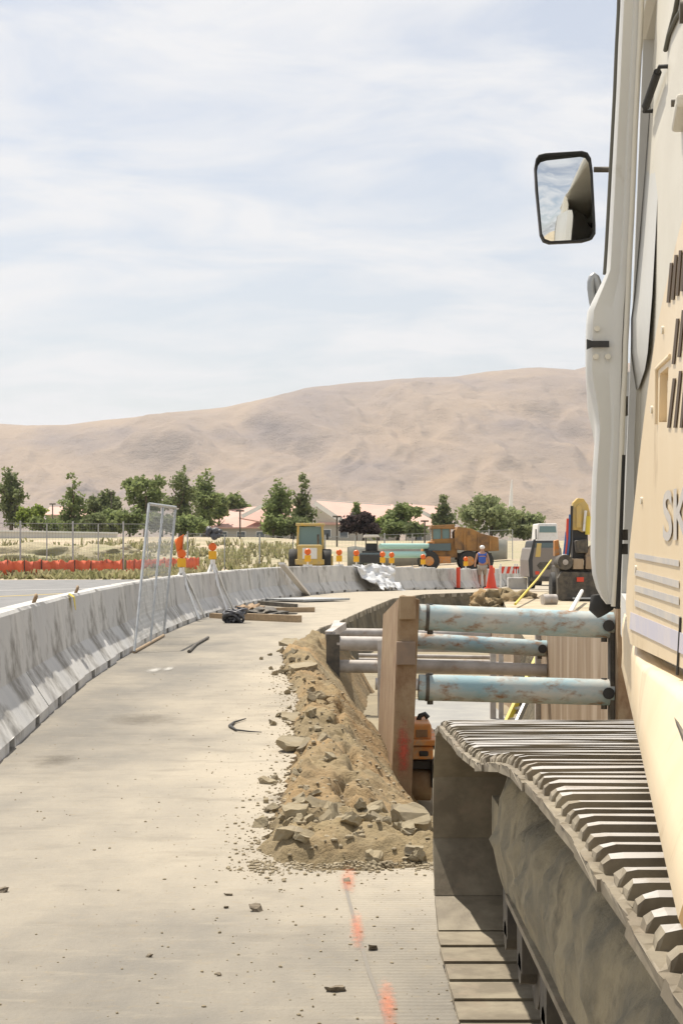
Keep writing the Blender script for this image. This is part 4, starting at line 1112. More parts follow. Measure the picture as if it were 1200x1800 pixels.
mb.loft(rows, caps=False, smooth=True); mb.add(rows[0], [tuple(range(len(ring0)))], True)
mb.build('mirror_glass', M['mirror'], mirror)
mb = MB(); mb.tube([P(1043, 298, md), P(1074, 298, md), P(1110, 298, 4.85)], 0.0085, 8); mb.build('mirror_arm', M['dark_steel'], ex)
# rear body behind the cab: engine hood, counterweight, exhaust
mb = MB(); mb.prism([(hx(1.3) + 0.21, 1.3, 1.03), (hx(2.9) + 0.12, 2.9, 1.03), (hx(2.9) + 2.0, 2.6, 1.03), (hx(1.3) + 2.1, 1.0, 1.03)], (0, 0, 0.52)); mb.build('engine_hood', M['cream'], ex)
cw = [(hx(1.56, 0.014), 1.56), (hx(1.2, 0.012), 1.2), (hx(0.95, 0.06), 0.95), (hx(0.8, 0.3), 0.75), (hx(0.8, 1.9), 0.45), (hx(1.3, 2.05), 1.0)]
mb = MB(); mb.prism([(x, y, 0.885) for x, y in cw], (0, 0, 0.135)); mb.build('counterweight', M['yellow_worn'], ex, bevel=0.01)
mb = MB(); mb.prism([(x + 0.004, y, 1.021) for x, y in cw], (0, 0, 0.04)); mb.build('counterweight_cap', M['white_worn'], ex, bevel=0.008)
mb = MB(); mb.prism([(x + 0.14, y - 0.02, 1.062) for x, y in cw], (0, 0, 0.55)); mb.build('counterweight_body', M['cream'], ex, bevel=0.03)
mb = MB(); q = [Vector((1.35, 1.9, 1.5)), Vector((1.35, 1.9, 2.2)), Vector((1.33, 1.85, 2.32)), Vector((1.28, 1.75, 2.36)), Vector((1.2, 1.62, 2.32))]; mb.tube(q, 0.06, 14); mb.build('exhaust_pipe', M['dark_steel'], ex)
# boom and stick reaching over the trench, off to the right
bm_side = lambda d, z: Vector((hx(d) + 1.25, d, z))
mb = MB(); q = [(4.2, 1.15), (4.5, 1.1), (5.9, 2.55), (7.3, 2.75), (8.2, 2.45), (8.2, 2.6), (7.2, 3.1), (5.6, 2.95)]
mb.prism([bm_side(*p) for p in q], -HN * 0.26); mb.build('boom', M['cream'], ex, bevel=0.02)
mb = MB(); q = [(7.9, 2.9), (8.25, 2.75), (8.75, 0.9), (8.6, 0.75), (8.45, 0.85)]
mb.prism([bm_side(*p) for p in q], -HN * 0.22); mb.build('stick', M['cream'], ex, bevel=0.02)
mb = MB(); q = [(8.45, 0.95), (8.75, 0.9), (8.85, 0.45), (8.5, 0.1), (8.0, 0.15), (7.95, 0.45), (8.2, 0.7)]
mb.prism([bm_side(*p) + HN * 0.2 for p in q], -HN * 0.7); mb.build('bucket', M['dark_steel'], ex)

# ------------------------------------------------------------------ trench shield
SH0, SH1 = 12.1, 16.6
sh = thing('trench_shield', (1.2, 12.1, -0.75), 'steel trench shield with blue round spreader pipes between two tan plates', 'trench shield')
mb = MB(); mb.prism([(0.342, SH0 + 0.02, -0.75), (0.405, SH0 + 0.02, 0.90), (0.405, SH1, 0.62), (0.345, SH1, -0.75)], (0.10, 0, 0)); mb.build('side_plate', M['rust'], sh)
mb = MB(); mb.prism([(0.345, SH0, -0.75), (0.485, SH0, -0.75), (0.553, SH0, 0.895), (0.44, SH0, 0.925), (0.41, SH0, 0.92)], (0, 0.03, 0)); mb.prism([(0.345, SH0 + 0.031, -0.75), (0.485, SH0 + 0.031, -0.75), (0.553, SH0 + 0.031, 0.88), (0.41, SH0 + 0.031, 0.90)], (0, 0.12, 0))
mb.build('end_post', M['rust'], sh, bevel=0.008)
a = P(690, 1072, SH0); mb = MB(); mb.box((P(716, 1068, SH0).x, SH0 - 0.025, P(716, 1068, SH0).z), (0.115, 0.05, 0.165)); mb.build('socket_plate', M['rust'], sh, bevel=0.006)
mb = MB(); mb.box((P(713, 1148, SH0).x, SH0 - 0.02, P(713, 1148, SH0).z), (0.135, 0.04, 0.165)); mb.build('socket_plate', M['brown_plate'], sh, bevel=0.006)
a = P(692, 1250, SH0 - 0.004); b = P(726, 1385, SH0 - 0.004)
mb = MB(); mb.add([(a.x, a.y, a.z), (b.x, a.y, a.z), (b.x, a.y, b.z), (a.x, a.y, b.z)], [(0, 1, 2, 3)]); mb.build('spray_mark', M['spray_post'], sh)
mb = MB(); mb.prism([(1.945, SH0, -0.75), (1.945, SH0, 0.83), (1.945, SH1 + 0.1, 0.55), (1.945, SH1 + 0.1, -0.75)], (0.12, 0, 0)); mb.build('side_plate', M['tan_plate'], sh)
mb = MB(); mb.box((2.06, SH0 - 0.055, 0.03), (0.24, 0.1, 1.62)); mb.build('end_post', M['rust'], sh, bevel=0.008)
mb = MB(); mb.box((1.925, SH0 + 0.1, 0.0), (0.03, 0.12, 1.5)); mb.build('edge_angle', M['dark_steel'], sh)
mb = MB(); mb.box((1.93, SH1 + 0.16, 0.0), (0.06, 0.1, 1.3)); mb.build('edge_angle', M['grey_pipe'], sh)
def spreader(y, za, zb, r, m, parent, x0=0.55, x1=1.94, collar=True, name='spreader_pipe'):
    a = Vector((x0, y, za)); b = Vector((x1, y, zb)); mb = MB()
    # hollow pipe end on the right: outer wall, rim, bore
    mb.tube([a, b], r, 24)
    p = mb.build(name, m, parent)
    if collar:
        dirx = (b - a).normalized()
        mb = MB(); mb.tube([a - dirx * 0.0, a + dirx * 0.05], r * 0.86, 18); mb.tube([a + dirx * 0.05, a + dirx * 0.075], r * 1.05, 18); mb.build('socket', M['dark_steel'], p)
        for t in (0.06, 0.955):
            c = a.lerp(b, t); mb = MB(); mb.tube([c - Vector((0, 0, r * 1.28)), c + Vector((0, 0, r * 1.08))], 0.022, 8); mb.build('locking_pin', M['dark_steel'], p)
        c = a.lerp(b, 0.968) + Vector((0, -r * 0.93, 0.0)); mb = MB(); mb.tube([c + Vector((0, 0.03, 0)), c - Vector((0, 0.014, 0))], 0.042, 14); mb.build('pin_hole', M['black'], p)
    return p
spreader(SH0 + 0.12, 0.765, 0.705, 0.094, M['blue_pipe'], sh)
spreader(SH0 + 0.12, 0.262, 0.225, 0.094, M['blue_pipe'], sh)
spreader(SH1 - 0.4, 0.395, 0.31, 0.078, M['blue_pipe'], sh)
spreader(SH1 - 0.4, 0.155, 0.105, 0.06, M['grey_pipe'], sh, collar=False)
# second shield farther along
s2 = thing('trench_shield', (0.9, 21.4, -0.85), 'older grey trench shield farther along the trench, left of the blue piped one', 'trench shield')
S2 = 21.4; xl = P(592, 1130, S2).x
mb = MB(); mb.prism([(xl - 0.11, S2, -0.85), (xl - 0.11, S2, 0.22), (xl - 0.05, S2 + 3.6, 0.22), (xl - 0.05, S2 + 3.6, -0.85)], (0.09, 0, 0)); mb.build('side_plate', M['grey_pipe'], s2)
mb = MB(); mb.box((xl - 0.05, S2 - 0.045, -0.33), (0.17, 0.09, 1.05)); mb.build('end_post', M['dark_steel'], s2)
mb = MB(); mb.bar(P(578, 1116, S2 - 0.02), P(602, 1100, S2 + 0.5), 0.1, 0.09); mb.build('top_rail', M['grey_pipe'], s2)
mb = MB(); mb.box((P(664, 1165, S2).x, S2 - 1.0, P(664, 1160, S2).z - 0.15), (0.05, 0.05, 0.9)); mb.build('end_post', M['grey_pipe'], s2)
mb = MB(); mb.box((2.2, S2 + 1.8, -0.3), (0.08, 3.6, 1.0)); mb.build('side_plate', M['tan_plate'], s2)
for (y, py, r) in ((S2 + 3.3, 1113, 0.075), (S2, 1131, 0.092), (S2 + 0.1, 1171, 0.082), (S2 + 3.0, 1152, 0.03), (S2 + 2.5, 1160, 0.03), (S2 - 0.2, 1202, 0.075)):
    z = P(0, py, y).z; x0 = xl if r > 0.05 else xl + 0.3
    if py == 1202: x0 = 0.42
    spreader(y, z, z - 0.03, r, M['grey_pipe'], s2, x0=x0, x1=2.15, collar=False)
# slab of poured bedding and ladder down in the trench
lad = thing('ladder', (1.9, 17.5, -0.75), 'yellow and silver ladder leaning inside the trench by the tan plate', 'ladder')
LDY = 17.4
a0, a1 = P(884, 1283, LDY), P(946, 1152, LDY + 0.6); b0, b1 = P(902, 1283, LDY - 0.05), P(962, 1152, LDY + 0.55)
mb = MB(); mb.bar(a0, a1, 0.035, 0.075); mb.build('rail', M['lime_yellow'], lad)
mb = MB(); mb.bar(b0, b1, 0.03, 0.06); mb.build('rail', M['alu'], lad)
for k in range(1, 7):
    t = k / 7; mb = MB(); mb.bar(a0.lerp(a1, t), b0.lerp(b1, t), 0.025, 0.025); mb.build('rung', M['alu'], lad)
# bracing frames standing in the trench behind the ladder
for px, w, lab in ((866, 10, 'left of two thin grey posts standing in the trench by the ladder'), (880, 8, 'right of two thin grey posts standing in the trench by the ladder')):
    c = P(px, 1250, 18.6); mb = MB(); mb.box((c.x, 18.6, -0.25), (w * 18.6 / F, 0.06, 1.1)); tag(mb.build('shoring_post', M['grey_pipe'], loc=(c.x, 18.6, -0.8)), lab, 'post', 'shoring posts')
mb = MB(); mb.box((1.28, 19.3, -0.66), (1.05, 3.6, 0.14)); tag(mb.build('concrete_slab', M['slab_grey'], loc=(1.28, 19.3, -0.73), bevel=0.01), 'flat grey slab lying in the trench behind the blue pipes', 'slab')
# walk-behind trench roller standing in the trench
rl = thing('trench_roller', (0.75, 13.1, -0.70), 'orange trench roller with rusty steel drum, standing in the trench shield behind the rusty post', 'roller')
RY = 13.1
def rbox(name, px0, px1, py0, py1, y, dep, m, bev=0.012, parent=None):
    a, b = P(px0, py0, y), P(px1, py1, y)
    mb = MB(); mb.box(((a.x + b.x) / 2, y + dep / 2, (a.z + b.z) / 2), (abs(b.x - a.x), dep, abs(a.z - b.z))); return mb.build(name, m, parent or rl, bevel=bev)
hood = rbox('engine_cover', 722, 758, 1272, 1302, RY, 0.6, M['orange'], 0.02)
rbox('vent_grille', 731, 751, 1283, 1296, RY - 0.006, 0.02, M['rust'], 0.002, hood)
rbox('deck_plate', 712, 771, 1301, 1311, RY - 0.06, 0.9, M['orange'], 0.008)
fr = rbox('frame_end', 718, 761, 1312, 1335, RY - 0.02, 0.8, M['orange'], 0.012)
rbox('tow_slot', 736, 753, 1320, 1330, RY - 0.03, 0.03, M['black'], 0.012, fr)
rbox('scraper', 716, 762, 1337, 1352, RY + 0.1, 0.5, M['black'], 0.004)
c0 = P(716, 1378, RY + 0.2); c1 = P(757, 1378, RY + 0.2)
mb = MB(); mb.tube([c0, c0 + Vector((0.01, 0, 0)), c1 - Vector((0.01, 0, 0)), c1], [0.115, 0.128, 0.128, 0.115], 28); mb.build('drum', M['rust'], rl)
mb = MB(); mb.tube([c0 + Vector((0.0, 0.55, 0)), c1 + Vector((0, 0.55, 0))], 0.12, 24); mb.build('drum', M['rust'], rl)
rbox('drum_fork', 758, 764, 1335, 1385, RY + 0.05, 0.2, M['black'], 0.004)
mb = MB(); q = [P(735, 1266, RY + 0.3), P(738, 1258, RY + 0.3), P(746, 1255, RY + 0.3), P(752, 1262, RY + 0.3)]; mb.tube(q, 0.02, 8); mb.build('air_cleaner', M['black'], rl)

# ------------------------------------------------------------------ lights, barricades and clutter along the barriers
def lens_lamp(root, c, s=1.0, flip=False):
    # battery box below, round amber lens above
    mb = MB(); mb.box(c, (0.19 * s, 0.10 * s, 0.20 * s)); mb.build('lamp_case', M['lamp_yellow'], root, bevel=0.02 * s)
    mb = MB(); cl = c + Vector((0, 0, 0.20 * s)); mb.tube([cl - Vector((0, 0.05 * s, 0)), cl - Vector((0, 0.02 * s, 0)), cl + Vector((0, 0.02 * s, 0)), cl + Vector((0, 0.05 * s, 0))], [0.075 * s, 0.10 * s, 0.10 * s, 0.075 * s], 16); mb.build('lens', M['amber_deep'], root)
def barricade(px, ztop, label, flag=False, legs=True, sc=1.0, black=False):
    c, t, nrm = on_barrier(px); b = c - Vector((0, 0, 0.805))
    r = thing('warning_light', b, label, 'warning light', 'amber warning lights along the barriers')
    top = c + Vector((0, 0, ztop))
    if legs:
        for sd in (1, -1):
            for e in (1, -1):
                mb = MB(); mb.bar(top + t * 0.05 * e - Vector((0, 0, 0.05)), c + nrm * 0.16 * sd + t * 0.42 * e * sc - Vector((0, 0, 0.30)), 0.05, 0.03)
                mb.bar(c + nrm * 0.16 * sd + t * 0.42 * e * sc - Vector((0, 0, 0.30)), b + nrm * 0.36 * sd + t * 0.62 * e * sc + Vector((0, 0, 0.03)), 0.05, 0.03); mb.build('leg', M['white'], r)
        mb = MB(); mb.bar(top - t * 0.2 - Vector((0, 0, 0.06)), top + t * 0.2 - Vector((0, 0, 0.06)), 0.05, 0.10); mb.build('crossbar', M['white'], r)
    else:
        mb = MB(); mb.tube([c - Vector((0, 0, 0.02)), top], 0.022, 8); mb.box(c + Vector((0, 0, 0.01)), (0.26, 0.2, 0.06)); mb.build('post', M['white'], r)
    lens_lamp(r, top + Vector((0, -0.04, 0.10 * sc)), sc)
    if flag:
        f0 = top + Vector((0, 0, 0.25)); mb = MB()
        mb.tube([f0 - Vector((0, 0, 0.3)), f0 + Vector((0.03, 0, 0.32))], 0.01, 6)
        mb.build('flag_stick', M['wood'], r)
        vs = []; 
        for i in range(6):
            for j in range(5):
                u, v = i / 5, j / 4; vs.append(f0 + Vector((0.03 * v - 0.16 * u * (0.4 + 0.6 * v), 0.05 * math.sin(u * 5 + v * 2), 0.32 * v - 0.10 * u + 0.02)))
        mb = MB(); mb.add(vs, [(i * 5 + j, (i + 1) * 5 + j, (i + 1) * 5 + j + 1, i * 5 + j + 1) for i in range(5) for j in range(4)], True); o = mb.build('flag', M['flag_orange'], r); sm_ = o.modifiers.new('thick', 'SOLIDIFY'); sm_.thickness = 0.004
    if black:
        mb = MB(); rr = random.Random(3)
        for _ in range(14): mb.ball(top + Vector((rr.uniform(-0.16, 0.16), rr.uniform(-0.1, 0.1), 0.52 + rr.uniform(-0.05, 0.09))), rr.uniform(0.05, 0.09), 7, 5)
        mb.build('bag', M['black_stuff'], r)
    return r
barricade(320, 0.14, 'nearest amber warning light on white straddling legs with an orange flag', flag=True, sc=0.8)
barricade(374, 0.26, 'amber warning light on white legs with black bag tied on top', black=True, sc=0.85)
for px, lab in ((541, 'amber warning light in front of the yellow wheel loader'), (596, 'amber warning light standing alone right of the wheel loader'), (626, 'amber warning light at the left of the dark parked truck'),
                (672, 'amber warning light at the right of the dark parked truck'), (688, 'amber warning light under the pale green pipes'), (743, 'amber warning light at the front of the orange dump truck'), (818, 'amber warning light left of the walking worker')):
    barricade(px, 0.12, lab, legs=False, sc=0.95)
# white sheeting slumped over the barrier
c, t, nrm = on_barrier(646)
vs = []; N1, N2 = 34, 16
for i in range(N1):
    for j in range(N2):
        u = i / (N1 - 1) - 0.5; v = j / (N2 - 1)
        out = 0.10 + 0.75 * v ** 1.4 + 0.13 * fbm(u * 7, v * 4, 1) + 0.22 * abs(fbm(u * 3, v * 3, 6))
        zz_ = 0.06 - 0.66 * v + 0.12 * fbm(u * 9, v * 6, 2) - 0.18 * (u + 0.5) * v - 0.10 * sstep(0, 0.5, abs(u))
        vs.append(c + t * (u * 4.6 * (1 - 0.35 * v)) + nrm * out + Vector((0, 0, zz_)))
mb = MB(); mb.add(vs, [(i * N2 + j, (i + 1) * N2 + j, (i + 1) * N2 + j + 1, i * N2 + j + 1) for i in range(N1 - 1) for j in range(N2 - 1)], True)
o = mb.build('sheeting', M['plastic_white'], loc=c); sm_ = o.modifiers.new('thick', 'SOLIDIFY'); sm_.thickness = 0.01
tag(o, 'crumpled white plastic sheeting hung over the barrier beside the dark debris heap', 'sheeting')
def on_road(px, py):
    # where the line of sight meets the gently dipping road
    d = F * H / (py - HY)
    for _ in range(30): d = F * (H - gz((px - CX) * d / F, d)) / (py - HY)
    return Vector(((px - CX) * d / F, d, gz((px - CX) * d / F, d)))
def blob(name, c, size, m, seed, label, cat, n=4, rough=0.3, kind=None):
    bm = bmesh.new(); bmesh.ops.create_icosphere(bm, subdivisions=n, radius=1)
    for v in bm.verts:
        k = 1 + rough * fbm(v.co.x * 2.5 + seed, v.co.y * 2.5, v.co.z * 2.5, 7)
        v.co = Vector((v.co.x * size[0] * k, v.co.y * size[1] * k, max(-0.1, v.co.z) * size[2] * k))
    for f in bm.faces: f.smooth = True
    me = bpy.data.meshes.new(name); bm.to_mesh(me); bm.free(); me.materials.append(m)
    o = bpy.data.objects.new(name, me); COL.objects.link(o); o.location = c
    return tag(o, label, cat, kind=kind)
g = on_road(660, 1032); blob('debris_heap', g, (0.34, 0.4, 0.36), M['steel_mud'], 4, 'dark muddy debris heap at the right end of the white sheeting', 'debris', rough=0.8)
g = on_road(700, 1029); mb = MB(); 
mb.bar(g + Vector((-0.5, 0, 0.05)), g + Vector((0.3, 0.3, 0.32)), 0.16, 0.03); tag(mb.build('striped_board', M['red'], loc=g), 'fallen red and white board on the road below the barriers', 'board')
# timber, tarred lump and hole in the road half way along
g = on_road(412, 1095); lump = thing('cable_coil', g, 'heap of black tangled cable lying on the road by the timber', 'cable')
mb = MB(); rr = random.Random(11)
for k in range(22):
    a0_ = rr.uniform(0, 6.28); r_ = rr.uniform(0.07, 0.15); cx_ = g + Vector((rr.uniform(-0.09, 0.09), rr.uniform(-0.1, 0.1), rr.uniform(0.05, 0.20)))
    tilt = Euler((rr.uniform(-0.9, 0.9), rr.uniform(-0.9, 0.9), 0)).to_matrix()
    mb.tube([cx_ + tilt @ Vector((r_ * math.cos(a0_ + i * 0.7), r_ * math.sin(a0_ + i * 0.7), 0)) for i in range(9)], 0.024, 6)
mb.build('loop', M['black_stuff'], lump)
for (p0, p1, w, lab) in (((372, 1086), (396, 1088), 0.09, 'short timber end left of the black cable heap'), ((432, 1090), (526, 1094), 0.12, 'long squared timber on the road right of the black cable heap'), ((470, 1077), (552, 1076), 0.10, 'orange brown timber lying behind the dark hole'), ((456, 1063), (520, 1069), 0.09, 'dark timber across the far rim of the hole')):
    a, b = on_road(*p0), on_road(*p1); mb = MB(); mb.bar(a + Vector((0, 0, w / 2)), b + Vector((0, 0, w / 2)), w, w); tag(mb.build('timber', M['wood'] if w != 0.09 or p0[0] == 372 else M['dark_steel'], loc=a), lab, 'timber', 'timbers lying on the road')
g = on_road(462, 1080); blob('hole_spoil', g, (0.42, 0.9, 0.10), M['dark_steel'], 9, 'dark mound in place of the hole between the timbers on the road', 'soil heap', rough=0.8)  # dark mound set in place of the hole in the road
g = on_road(438, 1077); blob('hole_spoil', g, (0.30, 0.8, 0.14), M['rust'], 19, 'rust brown spoil heap left of the dark mound', 'soil heap', rough=0.8)
a, b = on_road(505, 1056), on_road(575, 1058)
mb = MB(); mb.bar(a + Vector((0, 0, 0.05)), b + Vector((0, 0, 0.05)), 1.6, 0.05); tag(mb.build('steel_plate', M['galv'], loc=a), 'flat grey steel plate lying on the road behind the timbers', 'plate')
# leaning plank at the gap in the barriers
c, t, nrm = on_barrier(496); mb = MB(); mb.bar(c + t * (-0.9) + nrm * 0.18 + Vector((0, 0, 0.10)), c + t * 1.3 + nrm * 0.42 - Vector((0, 0, 0.78)), 0.16, 0.06); tag(mb.build('plank', M['pale_wall'], loc=c), 'pale plank leaning against the barriers left of the sheeting', 'plank')
# traffic cone, tube marker
g = on_road(863, 1034); g = P(863, 1030, 70); g.z = gz(g.x, g.y)
cone = thing('traffic_cone', g, 'orange traffic cone beside the walking worker', 'traffic cone')
mb = MB(); mb.box(g + Vector((0, 0, 0.02)), (0.55, 0.55, 0.05)); mb.build('base', M['red'], cone)
mb = MB(); mb.tube([g + Vector((0, 0, 0.04)), g + Vector((0, 0, 0.95))], [0.22, 0.06], 16); mb.build('body', M['red'], cone)
mb = MB(); mb.tube([g + Vector((0, 0, 0.42)), g + Vector((0, 0, 0.62))], [0.146, 0.118], 16); mb.build('reflective_band', M['white'], cone)
g = P(805, 1024, 66); g.z = gz(g.x, g.y); dl = thing('tube_marker', g, 'thin orange tube marker standing before the distant barriers', 'marker')
mb = MB(); mb.tube([g, g + Vector((0, 0, 0.06))], 0.2, 14); mb.build('base', M['black'], dl)
mb = MB(); mb.tube([g + Vector((0, 0, 0.06)), g + Vector((0, 0, 0.85))], 0.08, 12); mb.build('tube', M['red'], dl)
# striped barricades and a concrete block beyond the trench's far end
g = P(908, 1020, 66); g.z = gz(g.x, g.y)
mb = MB(); mb.box(g + Vector((0, 0, 0.22)), (0.72, 0.6, 0.46)); tag(mb.build('concrete_block', M['concrete'], loc=g, bevel=0.02), 'squat concrete block beside the striped barricades', 'block')
for px, lab in ((894, 'left red and white striped barricade behind the concrete block'), (919, 'right red and white striped barricade next to the grey van')):
    g = P(px, 1012, 68); g.z = gz(g.x, g.y); r = thing('striped_barricade', g, lab, 'barricade', 'striped barricades')
    for k in range(3): mb = MB(); mb.prism([g + Vector((-0.36 + k * 0.24, 0, 0.62)), g + Vector((-0.24 + k * 0.24, 0, 0.62)), g + Vector((-0.16 + k * 0.24, 0, 0.9)), g + Vector((-0.28 + k * 0.24, 0, 0.9))], (0, -0.012, 0)); mb.build('red_stripe', M['red'], r)
    mb = MB(); mb.box(g + Vector((0, 0.02, 0.76)), (0.8, 0.03, 0.28)); mb.build('board', M['white'], r)
    for sx_ in (-0.33, 0.33): mb = MB(); mb.bar(g + Vector((sx_, 0.04, 1.0)), g + Vector((sx_, -0.15, 0)), 0.05, 0.03); mb.bar(g + Vector((sx_, 0.05, 1.0)), g + Vector((sx_, 0.3, 0)), 0.05, 0.03); mb.build('leg', M['white'], r)

# ------------------------------------------------------------------ worker walking away beside the barriers
wc = P(847, 1030, 71); wc.z = gz(wc.x, wc.y)
per = thing('person', wc, 'worker in blue vest, khaki shorts and white hard hat walking beside the barriers', 'person')
def skin(name, pts, edges, radii, m, parent, sub=1, rootv=0):
    me = bpy.data.meshes.new(name); o0 = Vector(world_loc(parent))
    me.from_pydata([tuple(Vector(p) + wc - o0) for p in pts], edges, []); me.materials.append(m)
    o = bpy.data.objects.new(name, me); COL.objects.link(o); o.parent = parent
    sk = o.modifiers.new('skin', 'SKIN'); sk.use_smooth_shade = True
    for i, v in enumerate(me.skin_vertices[0].data):
        v.radius = (radii[i], radii[i]) if not isinstance(radii[i], tuple) else radii[i]; v.use_root = (i == rootv)
    s_ = o.modifiers.new('sub', 'SUBSURF'); s_.levels = sub; s_.render_levels = sub
    return o
bp = [(0, 0, 0.94), (0, 0, 1.12), (0, 0.02, 1.34), (0, 0.02, 1.47), (0, 0.03, 1.55), (0, 0.04, 1.66),                 # pelvis..head
      (0.10, 0, 0.90), (0.12, 0.20, 0.52), (0.12, 0.12, 0.10), (0.13, 0.26, 0.04),                                     # right leg forward
      (-0.10, 0, 0.90), (-0.11, 0.02, 0.50), (-0.11, -0.22, 0.16), (-0.11, -0.14, 0.04),                               # left leg back
      (0.19, 0.02, 1.42), (0.26, -0.08, 1.16), (0.30, 0.06, 0.95), (0.30, 0.12, 0.86), (-0.19, 0.02, 1.42), (-0.27, 0.06, 1.16), (-0.28, 0.22, 0.98), (-0.28, 0.28, 0.90)]
be = [(0, 1), (1, 2), (2, 3), (3, 4), (4, 5), (0, 6), (6, 7), (7, 8), (8, 9), (0, 10), (10, 11), (11, 12), (12, 13), (3, 14), (14, 15), (15, 16), (16, 17), (3, 18), (18, 19), (19, 20), (20, 21)]
br = [0.15, 0.15, 0.17, 0.11, 0.06, 0.10, 0.095, 0.065, 0.045, 0.04, 0.095, 0.065, 0.045, 0.04, 0.065, 0.045, 0.035, 0.04, 0.065, 0.045, 0.035, 0.04]
skin('body', bp, be, br, M['skin'], per, 2)
skin('vest', [(0, 0, 0.98), (0, 0, 1.14), (0, 0.02, 1.34), (0, 0.02, 1.46), (0.17, 0.02, 1.42), (-0.17, 0.02, 1.42)], [(0, 1), (1, 2), (2, 3), (3, 4), (3, 5)], [0.17, 0.165, 0.19, 0.125, 0.085, 0.085], M['shirt_blue'], per, 2)
skin('trousers', [(0, 0, 0.96), (0.10, 0, 0.88), (0.125, 0.19, 0.55), (-0.10, 0, 0.88), (-0.115, 0.02, 0.52)], [(0, 1), (1, 2), (0, 3), (3, 4)], [0.165, 0.12, 0.095, 0.12, 0.095], M['khaki'], per, 2)
for p_ in ((0.13, 0.18, 0.05), (-0.11, -0.18, 0.10)):
    mb = MB(); mb.ball(wc + Vector(p_), (0.06, 0.15, 0.07), 10, 6); mb.build('boot', M['boot'], per)
mb = MB(); mb.ball(wc + Vector((0, 0.04, 1.71)), (0.108, 0.13, 0.09), 14, 8); mb.loft([[wc + Vector((0.135 * k * math.cos(a), 0.04 + 0.16 * k * math.sin(a), 1.70)) for a in [2 * PI * i / 14 for i in range(14)]] for k in (0.9, 1.15)], caps=False); mb.build('hard_hat', M['helmet'], per)
# orange bag or light carried at the right hand
cb = wc + Vector((0.42, 0.1, 0.75)); r = thing('tool_bag', cb, 'orange tool bag held in the walking worker\'s right hand', 'bag')
mb = MB(); mb.box(cb, (0.2, 0.3, 0.26)); mb.build('pouch', M['flag_orange'], r, bevel=0.04)
mb = MB(); mb.tube([cb + Vector((0, -0.1, 0.12)), cb + Vector((-0.06, 0, 0.2)), cb + Vector((0, 0.1, 0.12))], 0.015, 6); mb.build('strap', M['black'], r)

# ------------------------------------------------------------------ machines beyond the barriers
def base_at(px, d): x = (px - CX) * d / F; return Vector((x, d, gz(x, d)))
def place_local(root_fn):
    return root_fn
# yellow wheel loader, seen from behind
D = 95.0; b = base_at(545, D)
ld = thing('wheel_loader', b, 'yellow wheel loader with teal cab windows parked behind the barriers', 'loader')
def V(x, y, z): return b + Vector((x, y, z))
for sx_ in (-0.92, 0.92):
    for yy in (-0.2, 2.7):
        mb = MB(); mb.wheel(V(sx_, yy, 0.75), (1, 0, 0), 0.75, 0.5, 22); w = mb.build('tyre', M['rubber'], ld); mb = MB(); mb.wheel(V(sx_ * 1.02, yy, 0.75), (1, 0, 0), 0.36, 0.5, 16); mb.build('rim', M['yellow'], w)
mb = MB(); mb.box(V(0, -0.4, 1.25), (1.35, 1.9, 0.95)); mb.build('engine_hood', M['yellow'], ld, bevel=0.08)
mb = MB(); mb.box(V(0, -1.36, 1.25), (0.8, 0.05, 0.6)); mb.build('radiator_grille', M['white'], ld, bevel=0.01)
mb = MB(); mb.box(V(0, -1.2, 0.78), (1.6, 0.4, 0.3)); mb.build('counterweight', M['yellow'], ld, bevel=0.04)
mb = MB(); mb.box(V(0, 0.9, 1.2), (1.9, 1.2, 0.25)); mb.build('cab_floor', M['yellow'], ld)
for sx_ in (-0.72, 0.72):
    for yy in (0.3, 1.5): mb = MB(); mb.bar(V(sx_, yy, 1.3), V(sx_ * 0.93, yy, 2.78), 0.12, 0.12); mb.build('cab_pillar', M['yellow'], ld)
mb = MB(); mb.box(V(0, 0.9, 2.03), (1.30, 1.1, 1.4)); mb.build('cab_glass', M['teal_glass'], ld)
mb = MB(); mb.box(V(0, 0.9, 2.86), (1.62, 1.55, 0.16)); mb.build('cab_roof', M['yellow'], ld, bevel=0.04)
for sx_ in (-0.62, 0.62): mb = MB(); mb.bar(V(sx_, 1.8, 1.7), V(sx_, 4.1, 0.7), 0.18, 0.4); mb.build('lift_arm', M['yellow'], ld)
mb = MB(); mb.prism([V(-1.25, 4.0, 0.2), V(-1.25, 4.9, 0.15), V(-1.25, 4.2, 1.2), V(-1.25, 3.9, 1.1)], (2.5, 0, 0)); mb.build('bucket', M['yellow'], ld)
for sx_ in (-0.95, 0.95): mb = MB(); mb.box(V(sx_, 1.3, 2.2), (0.1, 0.1, 0.35)); mb.build('wing_mirror', M['black'], ld)
mb = MB(); mb.tube([V(0.45, -0.6, 1.7), V(0.45, -0.6, 2.3)], 0.06, 8); mb.build('exhaust_pipe', M['dark_steel'], ld)

# articulated dump truck: orange nose with cab at the left, muddy bed at the right
D = 104.0; b = base_at(780, D); S_ = D / F
dt = thing('dump_truck', b, 'orange articulated dump truck with rusty brown bed behind the barriers', 'dump truck')
def U(px, py, y=0.0): q = P(px, py, D); return Vector((q.x, D + y, q.z))
def slab(name, pts, depth, m, parent=None, y=-1.2, bev=0.03):
    mb = MB(); mb.prism([U(*p, y) for p in pts], (0, depth, 0)); return mb.build(name, m, parent or dt, bevel=bev)
slab('hood', [(740, 978), (741, 962), (752, 952), (762, 951), (762, 978)], 2.0, M['orange'], y=-1.0)
slab('grille', [(743, 972), (744, 962), (752, 955), (758, 955), (758, 972)], 0.05, M['black'], y=-1.06, bev=0.005)
slab('front_bumper', [(738, 990), (738, 978), (790, 978), (790, 990)], 2.2, M['orange'], y=-1.1)
slab('cab_body', [(758, 980), (758, 948), (800, 946), (802, 980)], 2.2, M['dump_dirt'], y=-0.9)
